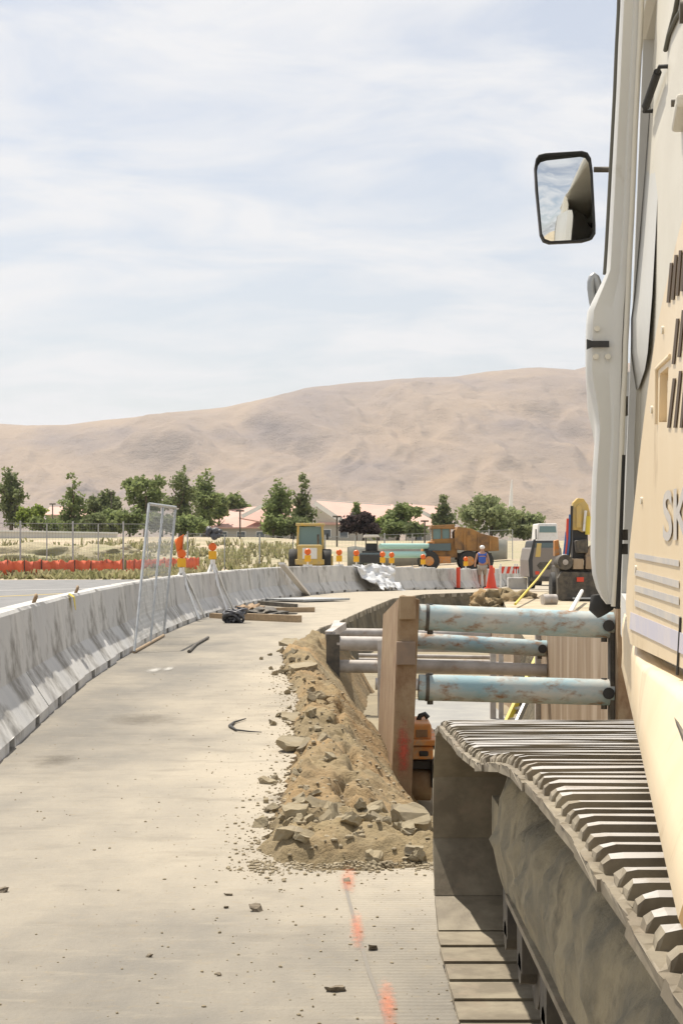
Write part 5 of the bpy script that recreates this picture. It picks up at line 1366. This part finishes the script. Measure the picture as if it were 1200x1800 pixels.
cabw = slab('cab_window', [(759, 948), (758, 929), (788, 929), (788, 947)], 1.9, M['teal_glass'], y=-0.85, bev=0.01)
slab('cab_roof', [(756, 930), (756, 924), (796, 922), (798, 930)], 2.2, M['dump_dirt'], y=-1.0)
for x_ in (757, 773, 788): slab('window_post', [(x_, 948), (x_, 928), (x_ + 2, 928), (x_ + 2, 948)], 0.08, M['dump_dirt'], cabw, y=-0.93, bev=0.005)
slab('windscreen', [(750, 968), (752, 956), (790, 955), (790, 968)], 0.06, M['glass'], y=-1.16, bev=0.005)
bed = slab('dump_bed', [(797, 966), (796, 936), (802, 926), (826, 930), (842, 938), (872, 945), (873, 968), (846, 970), (824, 968)], 2.6, M['dump_dirt'], y=-1.3)
for x_ in (812, 836, 856): slab('bed_rib', [(x_, 968), (x_, 934 + (x_ - 812) * 0.22), (x_ + 3, 934 + (x_ - 812) * 0.22), (x_ + 3, 968)], 0.12, M['dump_dirt'], bed, y=-1.42, bev=0.01)
for x_ in (752, 822, 846):
    for yy in (-1.1, 1.0): mb = MB(); mb.wheel(U(x_, 986, yy), (0, 1, 0), 0.62, 0.5, 22); w = mb.build('tyre', M['rubber'], dt); mb = MB(); mb.wheel(U(x_, 986, yy - 0.03), (0, 1, 0), 0.3, 0.5, 14); mb.build('rim', M['orange'], w)
slab('rear_frame', [(800, 984), (800, 972), (862, 972), (862, 984)], 1.4, M['dark_steel'], y=-0.6)
# dark utility truck with flat canopy
D = 92.0; b = base_at(648, D)
ut = thing('utility_truck', b, 'dark utility truck with flat canopy standing behind the barriers', 'truck')
slab('truck_bed', [(630, 990), (631, 972), (669, 972), (669, 990)], 2.4, M['glass'], ut)
slab('tailgate', [(632, 989), (632, 975), (667, 975), (667, 989)], 0.06, M['black'], ut, y=-1.27, bev=0.01)
slab('roll_bar', [(636, 973), (636, 968), (668, 968), (668, 973)], 0.4, M['dark_steel'], ut, y=0.4)
for x_ in (642, 662): slab('canopy_post', [(x_, 970), (x_, 944), (x_ + 2, 944), (x_ + 2, 970)], 0.08, M['dark_steel'], ut, y=0.4, bev=0.005)
slab('canopy', [(638, 945), (640, 940), (664, 940), (668, 944)], 1.4, M['pale_wall'], ut, y=0.0)
slab('seat_block', [(642, 968), (643, 955), (662, 955), (663, 968)], 0.5, M['black'], ut, y=0.6)
for x_ in (634, 665): mb = MB(); mb.wheel(U(x_, 1000, -0.9), (1, 0, 0), 0.35, 0.25, 16); mb.build('tyre', M['rubber'], ut)
# big pale green pipes stacked beyond
for py, px0, px1, r, lab, mm in ((960, 668, 752, 0.20, 'upper pale green pipe of the stack behind the dark utility truck', 'turq'), (975, 676, 752, 0.25, 'lower pale green pipe of the stack behind the dark utility truck', 'turq')):
    a = P(px0, py, 101); q = P(px1, py, 103); r *= 0.8; mb = MB(); mb.tube([a, q], r, 16); tag(mb.build('pipe', M[mm], loc=a), lab, 'pipe', 'pale green pipes stacked behind the barriers')
# grey van from behind
D = 63.0; b = base_at(958, D); S_ = D / F
vn = thing('van', b, 'grey van seen from behind at the far end of the trench', 'van')
slab('body', [(931, 1016), (930, 985), (934, 962), (986, 962), (988, 985), (988, 1016)], 3.4, M['car_grey'], vn, y=0.0, bev=0.06)
slab('cabin', [(931, 985), (938, 950), (982, 950), (988, 985)], 2.8, M['black'], vn, y=0.05, bev=0.06)
rw = slab('rear_window', [(936, 981), (940, 954), (980, 954), (984, 981)], 0.03, M['glass'], vn, y=0.02, bev=0.01)
slab('window_frame', [(930, 1018), (928, 985), (937, 948), (941, 948), (935, 985), (936, 1018)], 0.06, M['black'], vn, y=-0.03, bev=0.01)
slab('painted_reflection', [(940, 979), (943, 955), (951, 955), (949, 979)], 0.03, M['yellow'], vn, y=-0.015, bev=0.01)  # yellow strip painted as a machine's reflection in the rear window
slab('plate_recess', [(943, 994), (948, 988), (966, 988), (970, 994), (966, 1001), (948, 1001)], 0.03, M['dark_steel'], vn, y=-0.02, bev=0.01)
slab('tail_light', [(940, 1010), (940, 1004), (947, 1004), (947, 1010)], 0.04, M['red'], vn, y=-0.03, bev=0.005)
slab('bumper', [(932, 1022), (932, 1015), (988, 1015), (988, 1022)], 0.25, M['dark_steel'], vn, y=-0.1, bev=0.02)
for x_ in (937, 982): mb = MB(); mb.wheel(U(x_, 1020, 0.7), (1, 0, 0), 0.33, 0.24, 18); mb.build('tyre', M['rubber'], vn)
# white cab of a truck behind it
D = 78.0; b = base_at(962, D)
wt = thing('box_truck', b, 'white truck cab rising above the grey van', 'truck')
slab('cab', [(942, 1015), (943, 946), (945, 920), (978, 920), (980, 946), (982, 1015)], 2.2, M['white'], wt, y=0.0, bev=0.05)
slab('windscreen', [(947, 936), (948, 925), (976, 925), (977, 936)], 0.04, M['teal_glass'], wt, y=-0.03, bev=0.01)
slab('mirror', [(940, 948), (940, 930), (942, 930), (942, 948)], 0.1, M['black'], wt, y=-0.1, bev=0.005)
mb = MB(); 
for x_ in (948, 976): mb = MB(); mb.wheel(U(x_, 1018, 0.8), (1, 0, 0), 0.45, 0.3, 16); mb.build('tyre', M['rubber'], wt)
# second digger: dark body low on the right bank, folded yellow boom
D = 43.0; b = base_at(1012, D)
dg = thing('backhoe', b, 'muddy backhoe with folded yellow boom on the right bank, behind the near cab', 'backhoe')
slab('blade', [(976, 1054), (975, 1016), (982, 1004), (1050, 1006), (1062, 1054)], 0.25, M['dark_steel'], dg, y=-0.5, bev=0.02)
slab('chassis', [(980, 1046), (980, 995), (1070, 992), (1070, 1046)], 1.6, M['dark_steel'], dg, y=-0.2, bev=0.02)
slab('step_plate', [(1000, 1052), (1000, 1049), (1056, 1049), (1056, 1052)], 0.2, M['alu'], dg, y=-0.62, bev=0.004)
mb = MB(); mb.tube([U(988, 988, -0.55), U(988, 988, 0.3)], 0.19, 20); wnd = mb.build('hose_drum', M['dark_steel'], dg); mb = MB(); mb.tube([U(988, 988, -0.57), U(988, 988, -0.54)], 0.07, 12); mb.build('drum_hub', M['grey_pipe'], wnd)
slab('tool_box', [(1002, 1000), (1002, 982), (1020, 982), (1020, 1000)], 0.4, M['tan_plate'], dg, y=-0.5, bev=0.01)
slab('tool_box', [(1024, 1000), (1025, 978), (1040, 976), (1042, 1000)], 0.4, M['tan_plate'], dg, y=-0.45, bev=0.01)
slab('tail_light', [(1008, 1022), (1008, 1014), (1020, 1014), (1020, 1022)], 0.04, M['red'], dg, y=-0.54, bev=0.004)
slab('swing_post', [(1004, 985), (1004, 930), (1030, 928), (1032, 985)], 0.4, M['black'], dg, y=-0.2, bev=0.02)
slab('boom', [(1003, 932), (1001, 905), (1004, 884), (1012, 876), (1022, 877), (1030, 888), (1034, 905), (1030, 934), (1020, 936), (1012, 932)], 0.28, M['yellow'], dg, y=-0.3, bev=0.02)
slab('boom_rib', [(1009, 928), (1009, 892), (1014, 886), (1018, 892), (1018, 928)], 0.04, M['yellow'], dg, y=-0.345, bev=0.008)
mb = MB(); mb.tube([U(1022, 934, -0.36), U(1025, 898, -0.36)], 0.035, 10); mb.build('cylinder_rod', M['white'], dg)
mb = MB(); mb.tube([U(1028, 940, -0.36), U(1030, 908, -0.36)], 0.06, 10); mb.build('cylinder', M['lime_yellow'], dg)
for x_, mm, y0 in ((993, 'red', 912), (997, 'blue_hose', 905), (991, 'blue_hose', 935), (1000, 'rubber', 890)): mb = MB(); mb.tube([U(x_ - 4, 978, -0.35), U(x_ - 1, 950, -0.38), U(x_ + 1, y0, -0.34)], 0.032, 8); mb.build('hose', M[mm], dg)
slab('hydraulic_block', [(1008, 972), (1006, 950), (1026, 948), (1028, 972)], 0.3, M['dark_steel'], dg, y=-0.5, bev=0.03)
slab('seat_wing', [(1024, 978), (1030, 962), (1040, 954), (1046, 962), (1044, 980), (1034, 988)], 0.25, M['tan_plate'], dg, y=-0.4, bev=0.02)
slab('orange_guard', [(976, 978), (976, 950), (984, 948), (986, 976)], 0.2, M['orange'], dg, y=0.3, bev=0.02)
slab('white_jug', [(984, 980), (984, 974), (992, 974), (993, 980)], 0.2, M['plastic_white'], dg, y=-0.45, bev=0.02)
for x_ in (984, 1064): mb = MB(); mb.wheel(U(x_, 1034, 0.8), (1, 0, 0), 0.4, 0.3, 18); mb.build('tyre', M['rubber'], dg)
# bits on the right bank
a = on_road(1006, 1078); q = P(1024, 1040, a.y + 1.2); a = P(1000, 1082, 33.0); a.z = max(a.z, 0.02)
mb = MB(); mb.tube([a, P(1022, 1039, 41)], 0.045, 10); tag(mb.build('white_pipe', M['white'], loc=a), 'white plastic pipe leaning against the backhoe blade', 'pipe')
c = on_road(962, 1062); mb = MB(); mb.tube([c + Vector((-0.12, 0, 0.10)), c + Vector((0.2, 0.1, 0.10))], 0.13, 14); tag(mb.build('pipe_stub', M['grey_pipe'], loc=c), 'short grey pipe piece lying on the right bank', 'pipe')
a, q = P(968, 985, 60), P(905, 1062, 37); mid = a.lerp(q, 0.5) - Vector((0, 0, 0.05)); mb = MB(); mb.tube([a, mid, q], 0.03, 6); tag(mb.build('yellow_rope', M['lime_yellow'], loc=q), 'yellow rope running from the grey van down to the trench', 'rope')
for px, py, sx_, sz_, lab in ((868, 1056, 0.55, 0.22, 'tan boulder of clay at the far end of the trench'), (850, 1060, 0.35, 0.12, 'smaller clay lump left of the tan boulder'), (905, 1050, 0.9, 0.15, 'low sandy spoil heap right of the tan boulder')):
    g = on_road(px, py); blob('clay_heap', g - Vector((0, 0, 0.2)), (sx_, sx_ * 1.3, sz_ + 0.2), M['soil'], px, lab, 'soil heap', rough=0.7)

# ------------------------------------------------------------------ fences on the far side
def fence_run(name, p0, p1, n, h, label, cat, wires, group=None, top=True):
    r = thing(name, (p0.x, p0.y, gz(p0.x, p0.y)), label, cat, group)
    for k in range(n + 1):
        q = p0.lerp(p1, k / n); z = gz(q.x, q.y); mb = MB(); mb.tube([(q.x, q.y, z - 0.1), (q.x, q.y, z + h + (0.12 if k % 2 == 0 else 0))], 0.045 if k % 2 == 0 else 0.032, 8); mb.build('post', M['galv'], r)
    mb = MB()
    m_ = n * 6
    for zf in [0.08 + (0.92 * i / wires) for i in range(wires + 1)]:
        for k in range(n):
            a = p0.lerp(p1, k / n); b_ = p0.lerp(p1, (k + 1) / n); th = 0.03 if zf > 0.99 else 0.006
            mb.bar((a.x, a.y, gz(a.x, a.y) + h * zf), (b_.x, b_.y, gz(b_.x, b_.y) + h * zf), th, th)
    for k in range(n * 9):
        q = p0.lerp(p1, k / (n * 9)); z = gz(q.x, q.y); mb.bar((q.x, q.y, z + 0.05), (q.x, q.y, z + h), 0.006, 0.006, up=(0, 1, 0))
    tag(mb.build('wire_mesh', M['galv_dull'], r), kind='stuff')
    return r
def at(px, d): return Vector(((px - CX) * d / F, d))
fence_run('chain_link_fence', at(-60, 80), at(260, 86), 7, 2.55, 'chain link fence with grey posts along the far road edge at left', 'fence', 10)
f2 = fence_run('chain_link_fence', at(330, 92), at(900, 118), 11, 2.05, 'chain link fence running behind the barriers and parked machines', 'fence', 10)
mb = MB(); fa, fb = at(330, 92), at(900, 118)
top_, bot_ = [], []
for k in range(60):
    q = fa.lerp(fb, 0.43 + 0.55 * k / 59); z = gz(q.x, q.y); w = 0.04 * math.sin(k * 1.9)
    top_.append((q.x, q.y - 0.06 + w, z + 1.38 + 0.05 * math.sin(k * 0.8))); bot_.append((q.x, q.y - 0.06 - w, z + 0.04))
mb.add(top_ + bot_, [(i, i + 1, 61 + i, 60 + i) for i in range(59)], True); o = mb.build('screen_cloth', M['screen_cloth'], f2); s_ = o.modifiers.new('thick', 'SOLIDIFY'); s_.thickness = 0.006
# sagging orange net fence
def net(px0, px1, d0, d1, label, seed):
    r = thing('net_fence', (at(px0, d0).x, d0, 0), label, 'net fence', 'orange plastic net fences')
    N_ = 90; tops, bots = [], []
    for k in range(N_ + 1):
        q = at(px0, d0).lerp(at(px1, d1), k / N_); z = gz(q.x, q.y); sag = 0.10 * fbm(k * 0.35 + seed, 1, 2) - 0.07 * abs(math.sin(k * PI / 9)); w = 0.13 * math.sin(k * 1.3 + seed) * (0.5 + fbm(k * 0.2, 4, seed))
        tops.append((q.x, q.y + w, z + 0.82 + sag)); bots.append((q.x, q.y - w * 0.6, z + 0.12 + 0.08 * fbm(k * 0.4, seed, 1)))
    n_ = N_ + 1
    mid = [tuple(Vector(a).lerp(Vector(b_), 0.5) + Vector((0, 0.09 * math.sin(i * 0.9), 0))) for i, (a, b_) in enumerate(zip(tops, bots))]
    mb = MB(); mb.add(tops + mid + bots, [(i, i + 1, n_ + i + 1, n_ + i) for i in range(N_)] + [(n_ + i, n_ + i + 1, 2 * n_ + i + 1, 2 * n_ + i) for i in range(N_)], True); o = mb.build('netting', M['net_orange'], r); s_ = o.modifiers.new('thick', 'SOLIDIFY'); s_.thickness = 0.01
    for k in range(0, N_ + 1, 9): mb = MB(); mb.tube([tops[k], (bots[k][0], bots[k][1], bots[k][2] - 0.2)], 0.025, 6); mb.build('stake', M['dark_steel'], r)
net(-80, 216, 75.5, 81.5, 'sagging orange plastic net fence along the left road edge', 1.0)
net(222, 350, 82.5, 92, 'far piece of orange net fence seen behind the leaning mesh panel', 5.0)
# white boundary wall at left, behind the field
wl_ = thing('boundary_wall', (at(-80, 150).x, 150, gz(-30, 150)), 'long low white boundary wall across the field at left', 'wall')
mb = MB(); a, q = P(-120, 932, 150), P(206, 938, 158); mb.prism([a, q, Vector((q.x, q.y, 0.5)), Vector((a.x, a.y, 0.5))], (0, 0.3, 0)); mb.build('wall_face', M['pale_wall'], wl_)
mb = MB(); mb.bar(a + Vector((0, 0.15, 0.05)), q + Vector((0, 0.15, 0.05)), 0.5, 0.14); mb.build('coping', M['fascia'], wl_)
a, q = P(206, 944, 168), P(350, 950, 178)
for px, d, sx_, sz_, lab in ((60, 108, 4.6, 1.1, 'weedy earth mound at left behind the chain link fence'), (170, 112, 3.6, 0.8, 'second weedy earth mound right of the first'), (215, 118, 1.2, 0.7, 'small brown earth mound near the leaning mesh panel')):
    q = at(px, d); blob('earth_mound', Vector((q.x, q.y, gz(q.x, q.y) - 0.1)), (sx_, 3.0, sz_), M['field'], px, lab, 'mound', n=4, rough=0.35)

# ------------------------------------------------------------------ vegetation
def leaf_cloud(blobs, n, size, rnd, flat=0.5):
    vs, fs = [], []
    tot = sum(b_[1][0] * b_[1][1] * b_[1][2] for b_ in blobs)
    for (c, r) in blobs:
        k = max(6, int(n * r[0] * r[1] * r[2] / tot))
        # clumps inside the lobe, leaves round each clump
        for _ in range(max(3, k // 14)):
            while True:
                p = Vector((rnd.uniform(-1, 1), rnd.uniform(-1, 1), rnd.uniform(-1, 1)))
                if 0.30 < p.length < 1.0: break
            p = p * (0.75 + 0.25 * rnd.random()); cc_ = Vector((c[0] + p.x * r[0], c[1] + p.y * r[1], c[2] + p.z * r[2])); cr_ = 0.24 * min(r) + size * 0.6
            for _ in range(14):
                o = Vector((rnd.gauss(0, 1), rnd.gauss(0, 1), rnd.gauss(0, 0.8))) * cr_ * 0.6
                q = cc_ + o; s = size * rnd.uniform(0.6, 1.35)
                a = Vector((rnd.uniform(-1, 1), rnd.uniform(-1, 1), rnd.uniform(-0.7, 0.7))).normalized(); b_ = a.cross(Vector((rnd.uniform(-1, 1), rnd.uniform(-1, 1), rnd.uniform(-1, 1)))).normalized()
                i = len(vs); vs += [q - a * s * 0.5, q + b_ * s * 0.36, q + a * s * 0.5, q - b_ * s * 0.36]; fs.append((i, i + 1, i + 2, i + 3))
    return vs, fs
def tree(px, py_top, py_base, wpx, d, shape, m, label, seed, group='trees beyond the field', name=None, dens=1.0):
    rnd = random.Random(seed); x = (px - CX) * d / F; z0 = gz(x, d); zt = H - (py_top - HY) * d / F; zb = max(z0 + 0.4, H - (py_base - HY) * d / F); w = wpx * d / F / 2 * 1.25; h = zt - zb
    names = {'conifer': 'conifer_tree', 'poplar': 'poplar_tree', 'round': 'broadleaf_tree', 'open': 'broadleaf_tree', 'bush': 'shrub', 'willow': 'willow_tree'}
    r = thing(name or names[shape], (x, d, z0), label, 'shrub' if shape == 'bush' else 'tree', group)
    blobs = []
    if shape == 'conifer':
        for k in range(11):
            t = k / 10; rr = w * (1.0 - 0.86 * t) * rnd.uniform(0.8, 1.15) + 0.1 * w
            for _ in range(3 if t < 0.7 else 1): a = rnd.uniform(0, 6.28); blobs.append(((x + rr * 0.45 * math.cos(a), d + rr * 0.45 * math.sin(a), zb + h * (0.06 + 0.90 * t)), (rr * 0.62, rr * 0.62, h * 0.075)))
    elif shape == 'poplar':
        for k in range(10):
            t = k / 9; rr = w * (0.5 + 0.55 * math.sin(PI * min(1, 0.18 + 0.75 * t))) * (1 if t < 0.8 else 0.65) * rnd.uniform(0.75, 1.1)
            blobs.append(((x + rnd.uniform(-0.3, 0.3) * w, d + rnd.uniform(-0.3, 0.3) * w, zb + h * (0.08 + 0.85 * t)), (rr * 0.85, rr * 0.85, h * 0.11)))
    elif shape in ('round', 'willow'):
        for k in range(17 if shape == 'round' else 30):
            a = rnd.uniform(0, 6.28); e = rnd.uniform(-0.8, 1.0); q = rnd.uniform(0.25, 0.72) * math.sqrt(max(0.05, 1 - e * e * 0.85))
            blobs.append(((x + w * q * math.cos(a), d + w * q * math.sin(a), zb + h * (0.5 + 0.36 * e)), (w * rnd.uniform(0.24, 0.4), w * 0.33, h * rnd.uniform(0.13, 0.22))))
    elif shape == 'open':
        for k in range(15):
            a = rnd.uniform(0, 6.28); t = rnd.random(); q = w * (0.25 + 0.55 * t) * rnd.uniform(0.5, 1.1)
            blobs.append(((x + q * math.cos(a), d + q * math.sin(a), zb + h * (0.14 + 0.76 * t)), (w * rnd.uniform(0.20, 0.36), w * 0.3, h * rnd.uniform(0.08, 0.14))))
    else:
        for k in range(8): a = rnd.uniform(0, 6.28); blobs.append(((x + w * 0.55 * math.cos(a), d + w * 0.4 * math.sin(a), zb + h * rnd.uniform(0.3, 0.7)), (w * 0.42, w * 0.4, h * 0.32)))
    vs, fs = leaf_cloud(blobs, int(2600 * dens), max(0.24, 0.0024 * d) * (0.8 if shape in ('conifer', 'poplar') else 1.0), rnd)
    mb = MB(); mb.add(vs, fs); cr_ = mb.build('crown', m, r)
    mb = MB(); tr = 0.035 * h + 0.05; mb.tube([(x, d, z0 - 0.2), (x + 0.03 * w, d, z0 + (zt - z0) * 0.4), (x, d, z0 + (zt - z0) * 0.85)], [tr, tr * 0.65, tr * 0.15], 8)
    for k in range(6):
        a = rnd.uniform(0, 6.28); zs = z0 + (zt - z0) * rnd.uniform(0.25, 0.6); mb.tube([(x, d, zs), (x + 0.35 * w * math.cos(a), d + 0.35 * w * math.sin(a), zs + 0.1 * h), (x + 0.6 * w * math.cos(a), d + 0.6 * w * math.sin(a), zs + 0.22 * h)], [tr * 0.4, tr * 0.25, tr * 0.08], 6)
    mb.build('trunk', M['bark'], r)
    return r
T = [(20, 824, 925, 44, 215, 'poplar', 'leaf_dark', 'dark green conifer at the left border of the view', 1.1), (57, 888, 930, 48, 190, 'round', 'leaf_bright', 'small bright yellow green tree right of the leftmost conifer', 0.8),
     (128, 834, 938, 58, 205, 'conifer', 'leaf_mid', 'pointed green conifer standing second from the left', 1.2), (186, 866, 930, 66, 225, 'round', 'leaf_dark', 'round dark tree between two conifers behind the left field', 1.0),
     (196, 890, 940, 50, 195, 'round', 'leaf_mid', 'low green tree in front of the round dark one', 0.8), (256, 832, 938, 78, 215, 'open', 'leaf_mid', 'wide loose crowned green tree left of the mesh panel top', 1.3),
     (318, 822, 936, 52, 210, 'poplar', 'leaf_dark', 'tall dark pointed tree right behind the mesh panel', 1.2), (360, 828, 930, 52, 218, 'poplar', 'leaf_mid', 'lighter pointed tree right of the tall dark pointed one', 1.1),
     (385, 866, 915, 34, 240, 'round', 'leaf_mid', 'small green tree left of the pink roofed school', 0.7), (418, 864, 905, 38, 250, 'round', 'leaf_mid', 'small round tree just above the left pink roof', 0.7),
     (490, 845, 950, 50, 175, 'poplar', 'leaf_mid', 'slim olive green tree in front of the school, left of a pair', 1.1), (531, 834, 940, 46, 180, 'conifer', 'leaf_dark', 'slim dark green tree in front of the school, right of a pair', 1.2),
     (512, 905, 945, 46, 172, 'bush', 'leaf_dark', 'dark bush at the foot of the two slim trees', 0.6), (638, 904, 956, 74, 165, 'round', 'leaf_plum', 'dark plum coloured tree in front of the school', 1.1),
     (698, 886, 950, 66, 170, 'open', 'leaf_mid', 'green tree right of the dark plum tree', 1.2), (665, 912, 955, 40, 172, 'bush', 'leaf_bright', 'bright green bush between the plum tree and the green one', 0.5), (700, 918, 956, 60, 168, 'bush', 'leaf_mid', 'green shrub under the tree right of the plum tree', 0.6), (626, 884, 918, 12, 178, 'conifer', 'leaf_mid', 'thin young conifer top rising over the plum tree', 0.4),
     (780, 870, 925, 34, 230, 'conifer', 'leaf_dark', 'small dark conifer right of the school gable', 0.7), (862, 872, 965, 104, 190, 'willow', 'leaf_hazed', 'large pale green willow in the dust behind the dump truck', 1.6),
     (920, 900, 970, 70, 195, 'willow', 'leaf_hazed', 'lower pale green willow right of the large one', 1.0), (948, 902, 955, 24, 200, 'conifer', 'leaf_hazed', 'thin pale tree behind the white truck cab', 0.4)]
T += [(78, 908, 945, 46, 185, 'bush', 'leaf_mid', 'green shrub between the bright tree and the pointed conifer', 0.5), (160, 900, 945, 40, 188, 'bush', 'leaf_dark', 'dark shrub right of the pointed conifer', 0.5), (228, 895, 948, 44, 186, 'bush', 'leaf_mid', 'shrub left of the wide loose tree', 0.5),
      (285, 895, 950, 52, 184, 'bush', 'leaf_dark', 'dark shrub at the foot of the wide loose tree', 0.6), (338, 905, 950, 46, 186, 'bush', 'leaf_mid', 'shrub between the two tall pointed trees', 0.6), (480, 905, 950, 34, 171, 'bush', 'leaf_mid', 'shrub at the left foot of the slim olive tree', 0.5), (730, 920, 956, 30, 166, 'bush', 'leaf_dark', 'dark shrub before the school annex', 0.4)]
for k, (px, pt, pb, w, d, sh_, m_, lab, dens) in enumerate(T): tree(px, pt, pb, w, d, sh_, M[m_], lab, 40 + k, dens=dens)
# weeds along the far road edge and in the field
rnd = random.Random(21); vs, fs = [], []
for _ in range(3400):
    d = rnd.uniform(76, 135) if rnd.random() < 0.75 else rnd.uniform(74, 86); px = rnd.uniform(-80, 560)
    q = at(px, d)
    if fbm(q.x * 0.25, q.y * 0.12, 3) < -0.06 and d > 82: continue
    if d < 80 and px > 260: continue
    z = gz(q.x, q.y); hgt = rnd.uniform(0.18, 0.6) * (1.0 if d > 84 else 0.7); 
    for _ in range(4):
        a = rnd.uniform(0, 6.28); l = Vector((math.cos(a), math.sin(a), 0)); s = rnd.uniform(0.04, 0.10); tp = Vector((q.x + rnd.uniform(-0.25, 0.25), q.y + rnd.uniform(-0.25, 0.25), z + hgt))
        i = len(vs); b_ = Vector((q.x + rnd.uniform(-0.1, 0.1), q.y, z - 0.02)); vs += [b_ - l * s, b_ + l * s, tp + l * s * 0.5, tp - l * s * 0.5]; fs.append((i, i + 1, i + 2, i + 3))
mb = MB(); mb.add(vs, fs); tag(mb.build('weeds', M['weed']), 'dry and green weeds covering the field', 'weeds', kind='stuff')

# ------------------------------------------------------------------ school and houses
def quad(mb, pts): mb.add(pts, [tuple(range(len(pts)))])
def building(name, label, d, walls, roofs, fascias, wins, group='pink roofed buildings', wallm='stucco', cat='building'):
    xs_ = [p[0] for w in walls for p in w]; c = P(sum(xs_) / len(xs_), 950, d); r = thing(name, (c.x, d, gz(c.x, d)), label, cat, group)
    for w in walls: mb = MB(); mb.prism([P(*p, d) for p in w], (0, 9, 0)); mb.build('wall', M[wallm], r)
    for rf in roofs:                                   # (front pixel polygon, ridge offset): sloped slab from eave to ridge
        (e0, e1, r1, r0, dep) = rf; a, b_ = P(*e0, d - 0.5), P(*e1, d - 0.5); c1, c0_ = P(*r1, d + dep), P(*r0, d + dep)
        # keep ridge heights from the photograph at the ridge's own distance
        mb = MB(); n_ = Vector((0, 0, 0.18)); mb.hexa([a, b_, c1, c0_, a + n_, b_ + n_, c1 + n_, c0_ + n_]); mb.build('roof', M['roof_pink'], r)
    for (p, q, w) in fascias: mb = MB(); mb.bar(P(*p, d - 0.9), P(*q, d - 0.9), 0.25, w * d / F, up=(0, 0, 1)); mb.build('fascia', M['fascia'], r)
    for (x0, y0, x1, y1) in wins:
        a, b_ = P(x0, y0, d - 0.06), P(x1, y1, d - 0.06); mb = MB(); mb.box(((a.x + b_.x) / 2, d - 0.05, (a.z + b_.z) / 2), (abs(b_.x - a.x), 0.12, abs(a.z - b_.z))); f = mb.build('window', M['fascia'], r)
        mb = MB(); mb.box(((a.x + b_.x) / 2, d - 0.12, (a.z + b_.z) / 2), (abs(b_.x - a.x) * 0.84, 0.06, abs(a.z - b_.z) * 0.84)); mb.build('pane', M['window'], f)
    return r
building('school_wing', 'left school wing with low pink hipped roof and white gable edge', 240, [[(340, 960), (340, 928), (540, 928), (540, 960)]], [((334, 929), (545, 929), (520, 888), (400, 896), 9), ((420, 912), (520, 930), (505, 886), (470, 884), 5)], [((425, 908), (472, 884), 7), ((472, 884), (520, 908), 6)], [(352, 934, 368, 950), (384, 934, 400, 950), (416, 934, 432, 950), (450, 934, 466, 950)])
building('school_hall', 'central school hall with long pink roof and bright white gable board', 236, [[(550, 960), (550, 925), (700, 925), (700, 960)], [(552, 925), (556, 884), (600, 916), (600, 925)]], [((560, 922), (712, 926), (690, 889), (556, 880), 8)], [((553, 884), (598, 914), 8), ((598, 912), (612, 920), 6), ((556, 879), (686, 888), 2)], [(566, 930, 582, 946), (596, 930, 612, 946)])
building('school_annex', 'right school annex with pink gable wall and white roof edge', 232, [[(716, 965), (716, 930), (790, 930), (790, 965)]], [((700, 926), (790, 926), (770, 892), (706, 888), 7)], [((728, 893), (764, 912), 7), ((764, 912), (792, 914), 6)], [(728, 936, 742, 952), (756, 936, 770, 952)])
mb = MB()
building('house', 'small beige house between the left trees', 230, [[(84, 935), (84, 905), (124, 905), (124, 935)]], [((78, 907), (130, 907), (120, 893), (88, 893), 5)], [], [(96, 912, 104, 922)], group='small houses behind the trees')
building('house', 'small brown roofed house behind the round dark tree', 236, [[(138, 940), (138, 908), (176, 908), (176, 940)]], [((132, 909), (182, 909), (170, 897), (142, 897), 5)], [], [(144, 914, 152, 924), (160, 914, 168, 924)], group='small houses behind the trees')
# lamp posts, steeple
for px, yt, d, lab in ((93, 886, 200, 'thin lamp post left of the pointed conifer'), (196, 866, 205, 'thin utility post above the round dark tree'), (422, 898, 150, 'lamp post in front of the left pink roof'), (592, 908, 140, 'dark lamp post between the school hall and the plum tree'), (424, 896, 152, None), (746, 916, 150, 'lamp post before the school annex')):
    if lab is None: continue
    x = (px - CX) * d / F; z0 = gz(x, d); zt = H - (yt - HY) * d / F; r = thing('lamp_post', (x, d, z0), lab, 'lamp post', 'lamp posts by the school')
    mb = MB(); mb.tube([(x, d, z0), (x, d, zt)], 0.07, 8); mb.build('pole', M['dark_steel'], r); mb = MB(); mb.box((x, d, zt), (0.7, 0.25, 0.14)); mb.build('lamp_head', M['dark_steel'], r)
D = 420; a = P(897, 975, D); st = thing('steeple', (a.x, D, gz(a.x, D)), 'slender white steeple rising above the pale willows', 'steeple')
mb = MB(); mb.tube([Vector((a.x, D, gz(a.x, D))), P(897, 893, D), P(898, 868, D), P(899, 843, D)], [0.62, 0.55, 0.36, 0.1], 8); mb.build('spire', M['fascia'], st); mb = MB(); mb.box(P(897, 900, D) - Vector((0, 0, 3)), (2.4, 2.4, 6)); mb.build('belfry', M['pale_wall'], st)

# ------------------------------------------------------------------ haze
HZ = bpy.data.materials.new('haze_air'); HZ.use_nodes = True
n, l = HZ.node_tree.nodes, HZ.node_tree.links; n.remove(n['Principled BSDF'])
pvn = n.new('ShaderNodeVolumePrincipled'); pvn.inputs['Color'].default_value = (0.93, 0.95, 1.0, 1); pvn.inputs['Density'].default_value = 0.000085; pvn.inputs['Anisotropy'].default_value = 0.2
l.new(pvn.outputs[0], n['Material Output'].inputs['Volume'])
mb = MB(); mb.box((0, 4450, 330), (18200, 9100, 664)); hz = mb.build('haze', HZ, loc=(0, 0, 0)); tag(hz, kind='stuff')
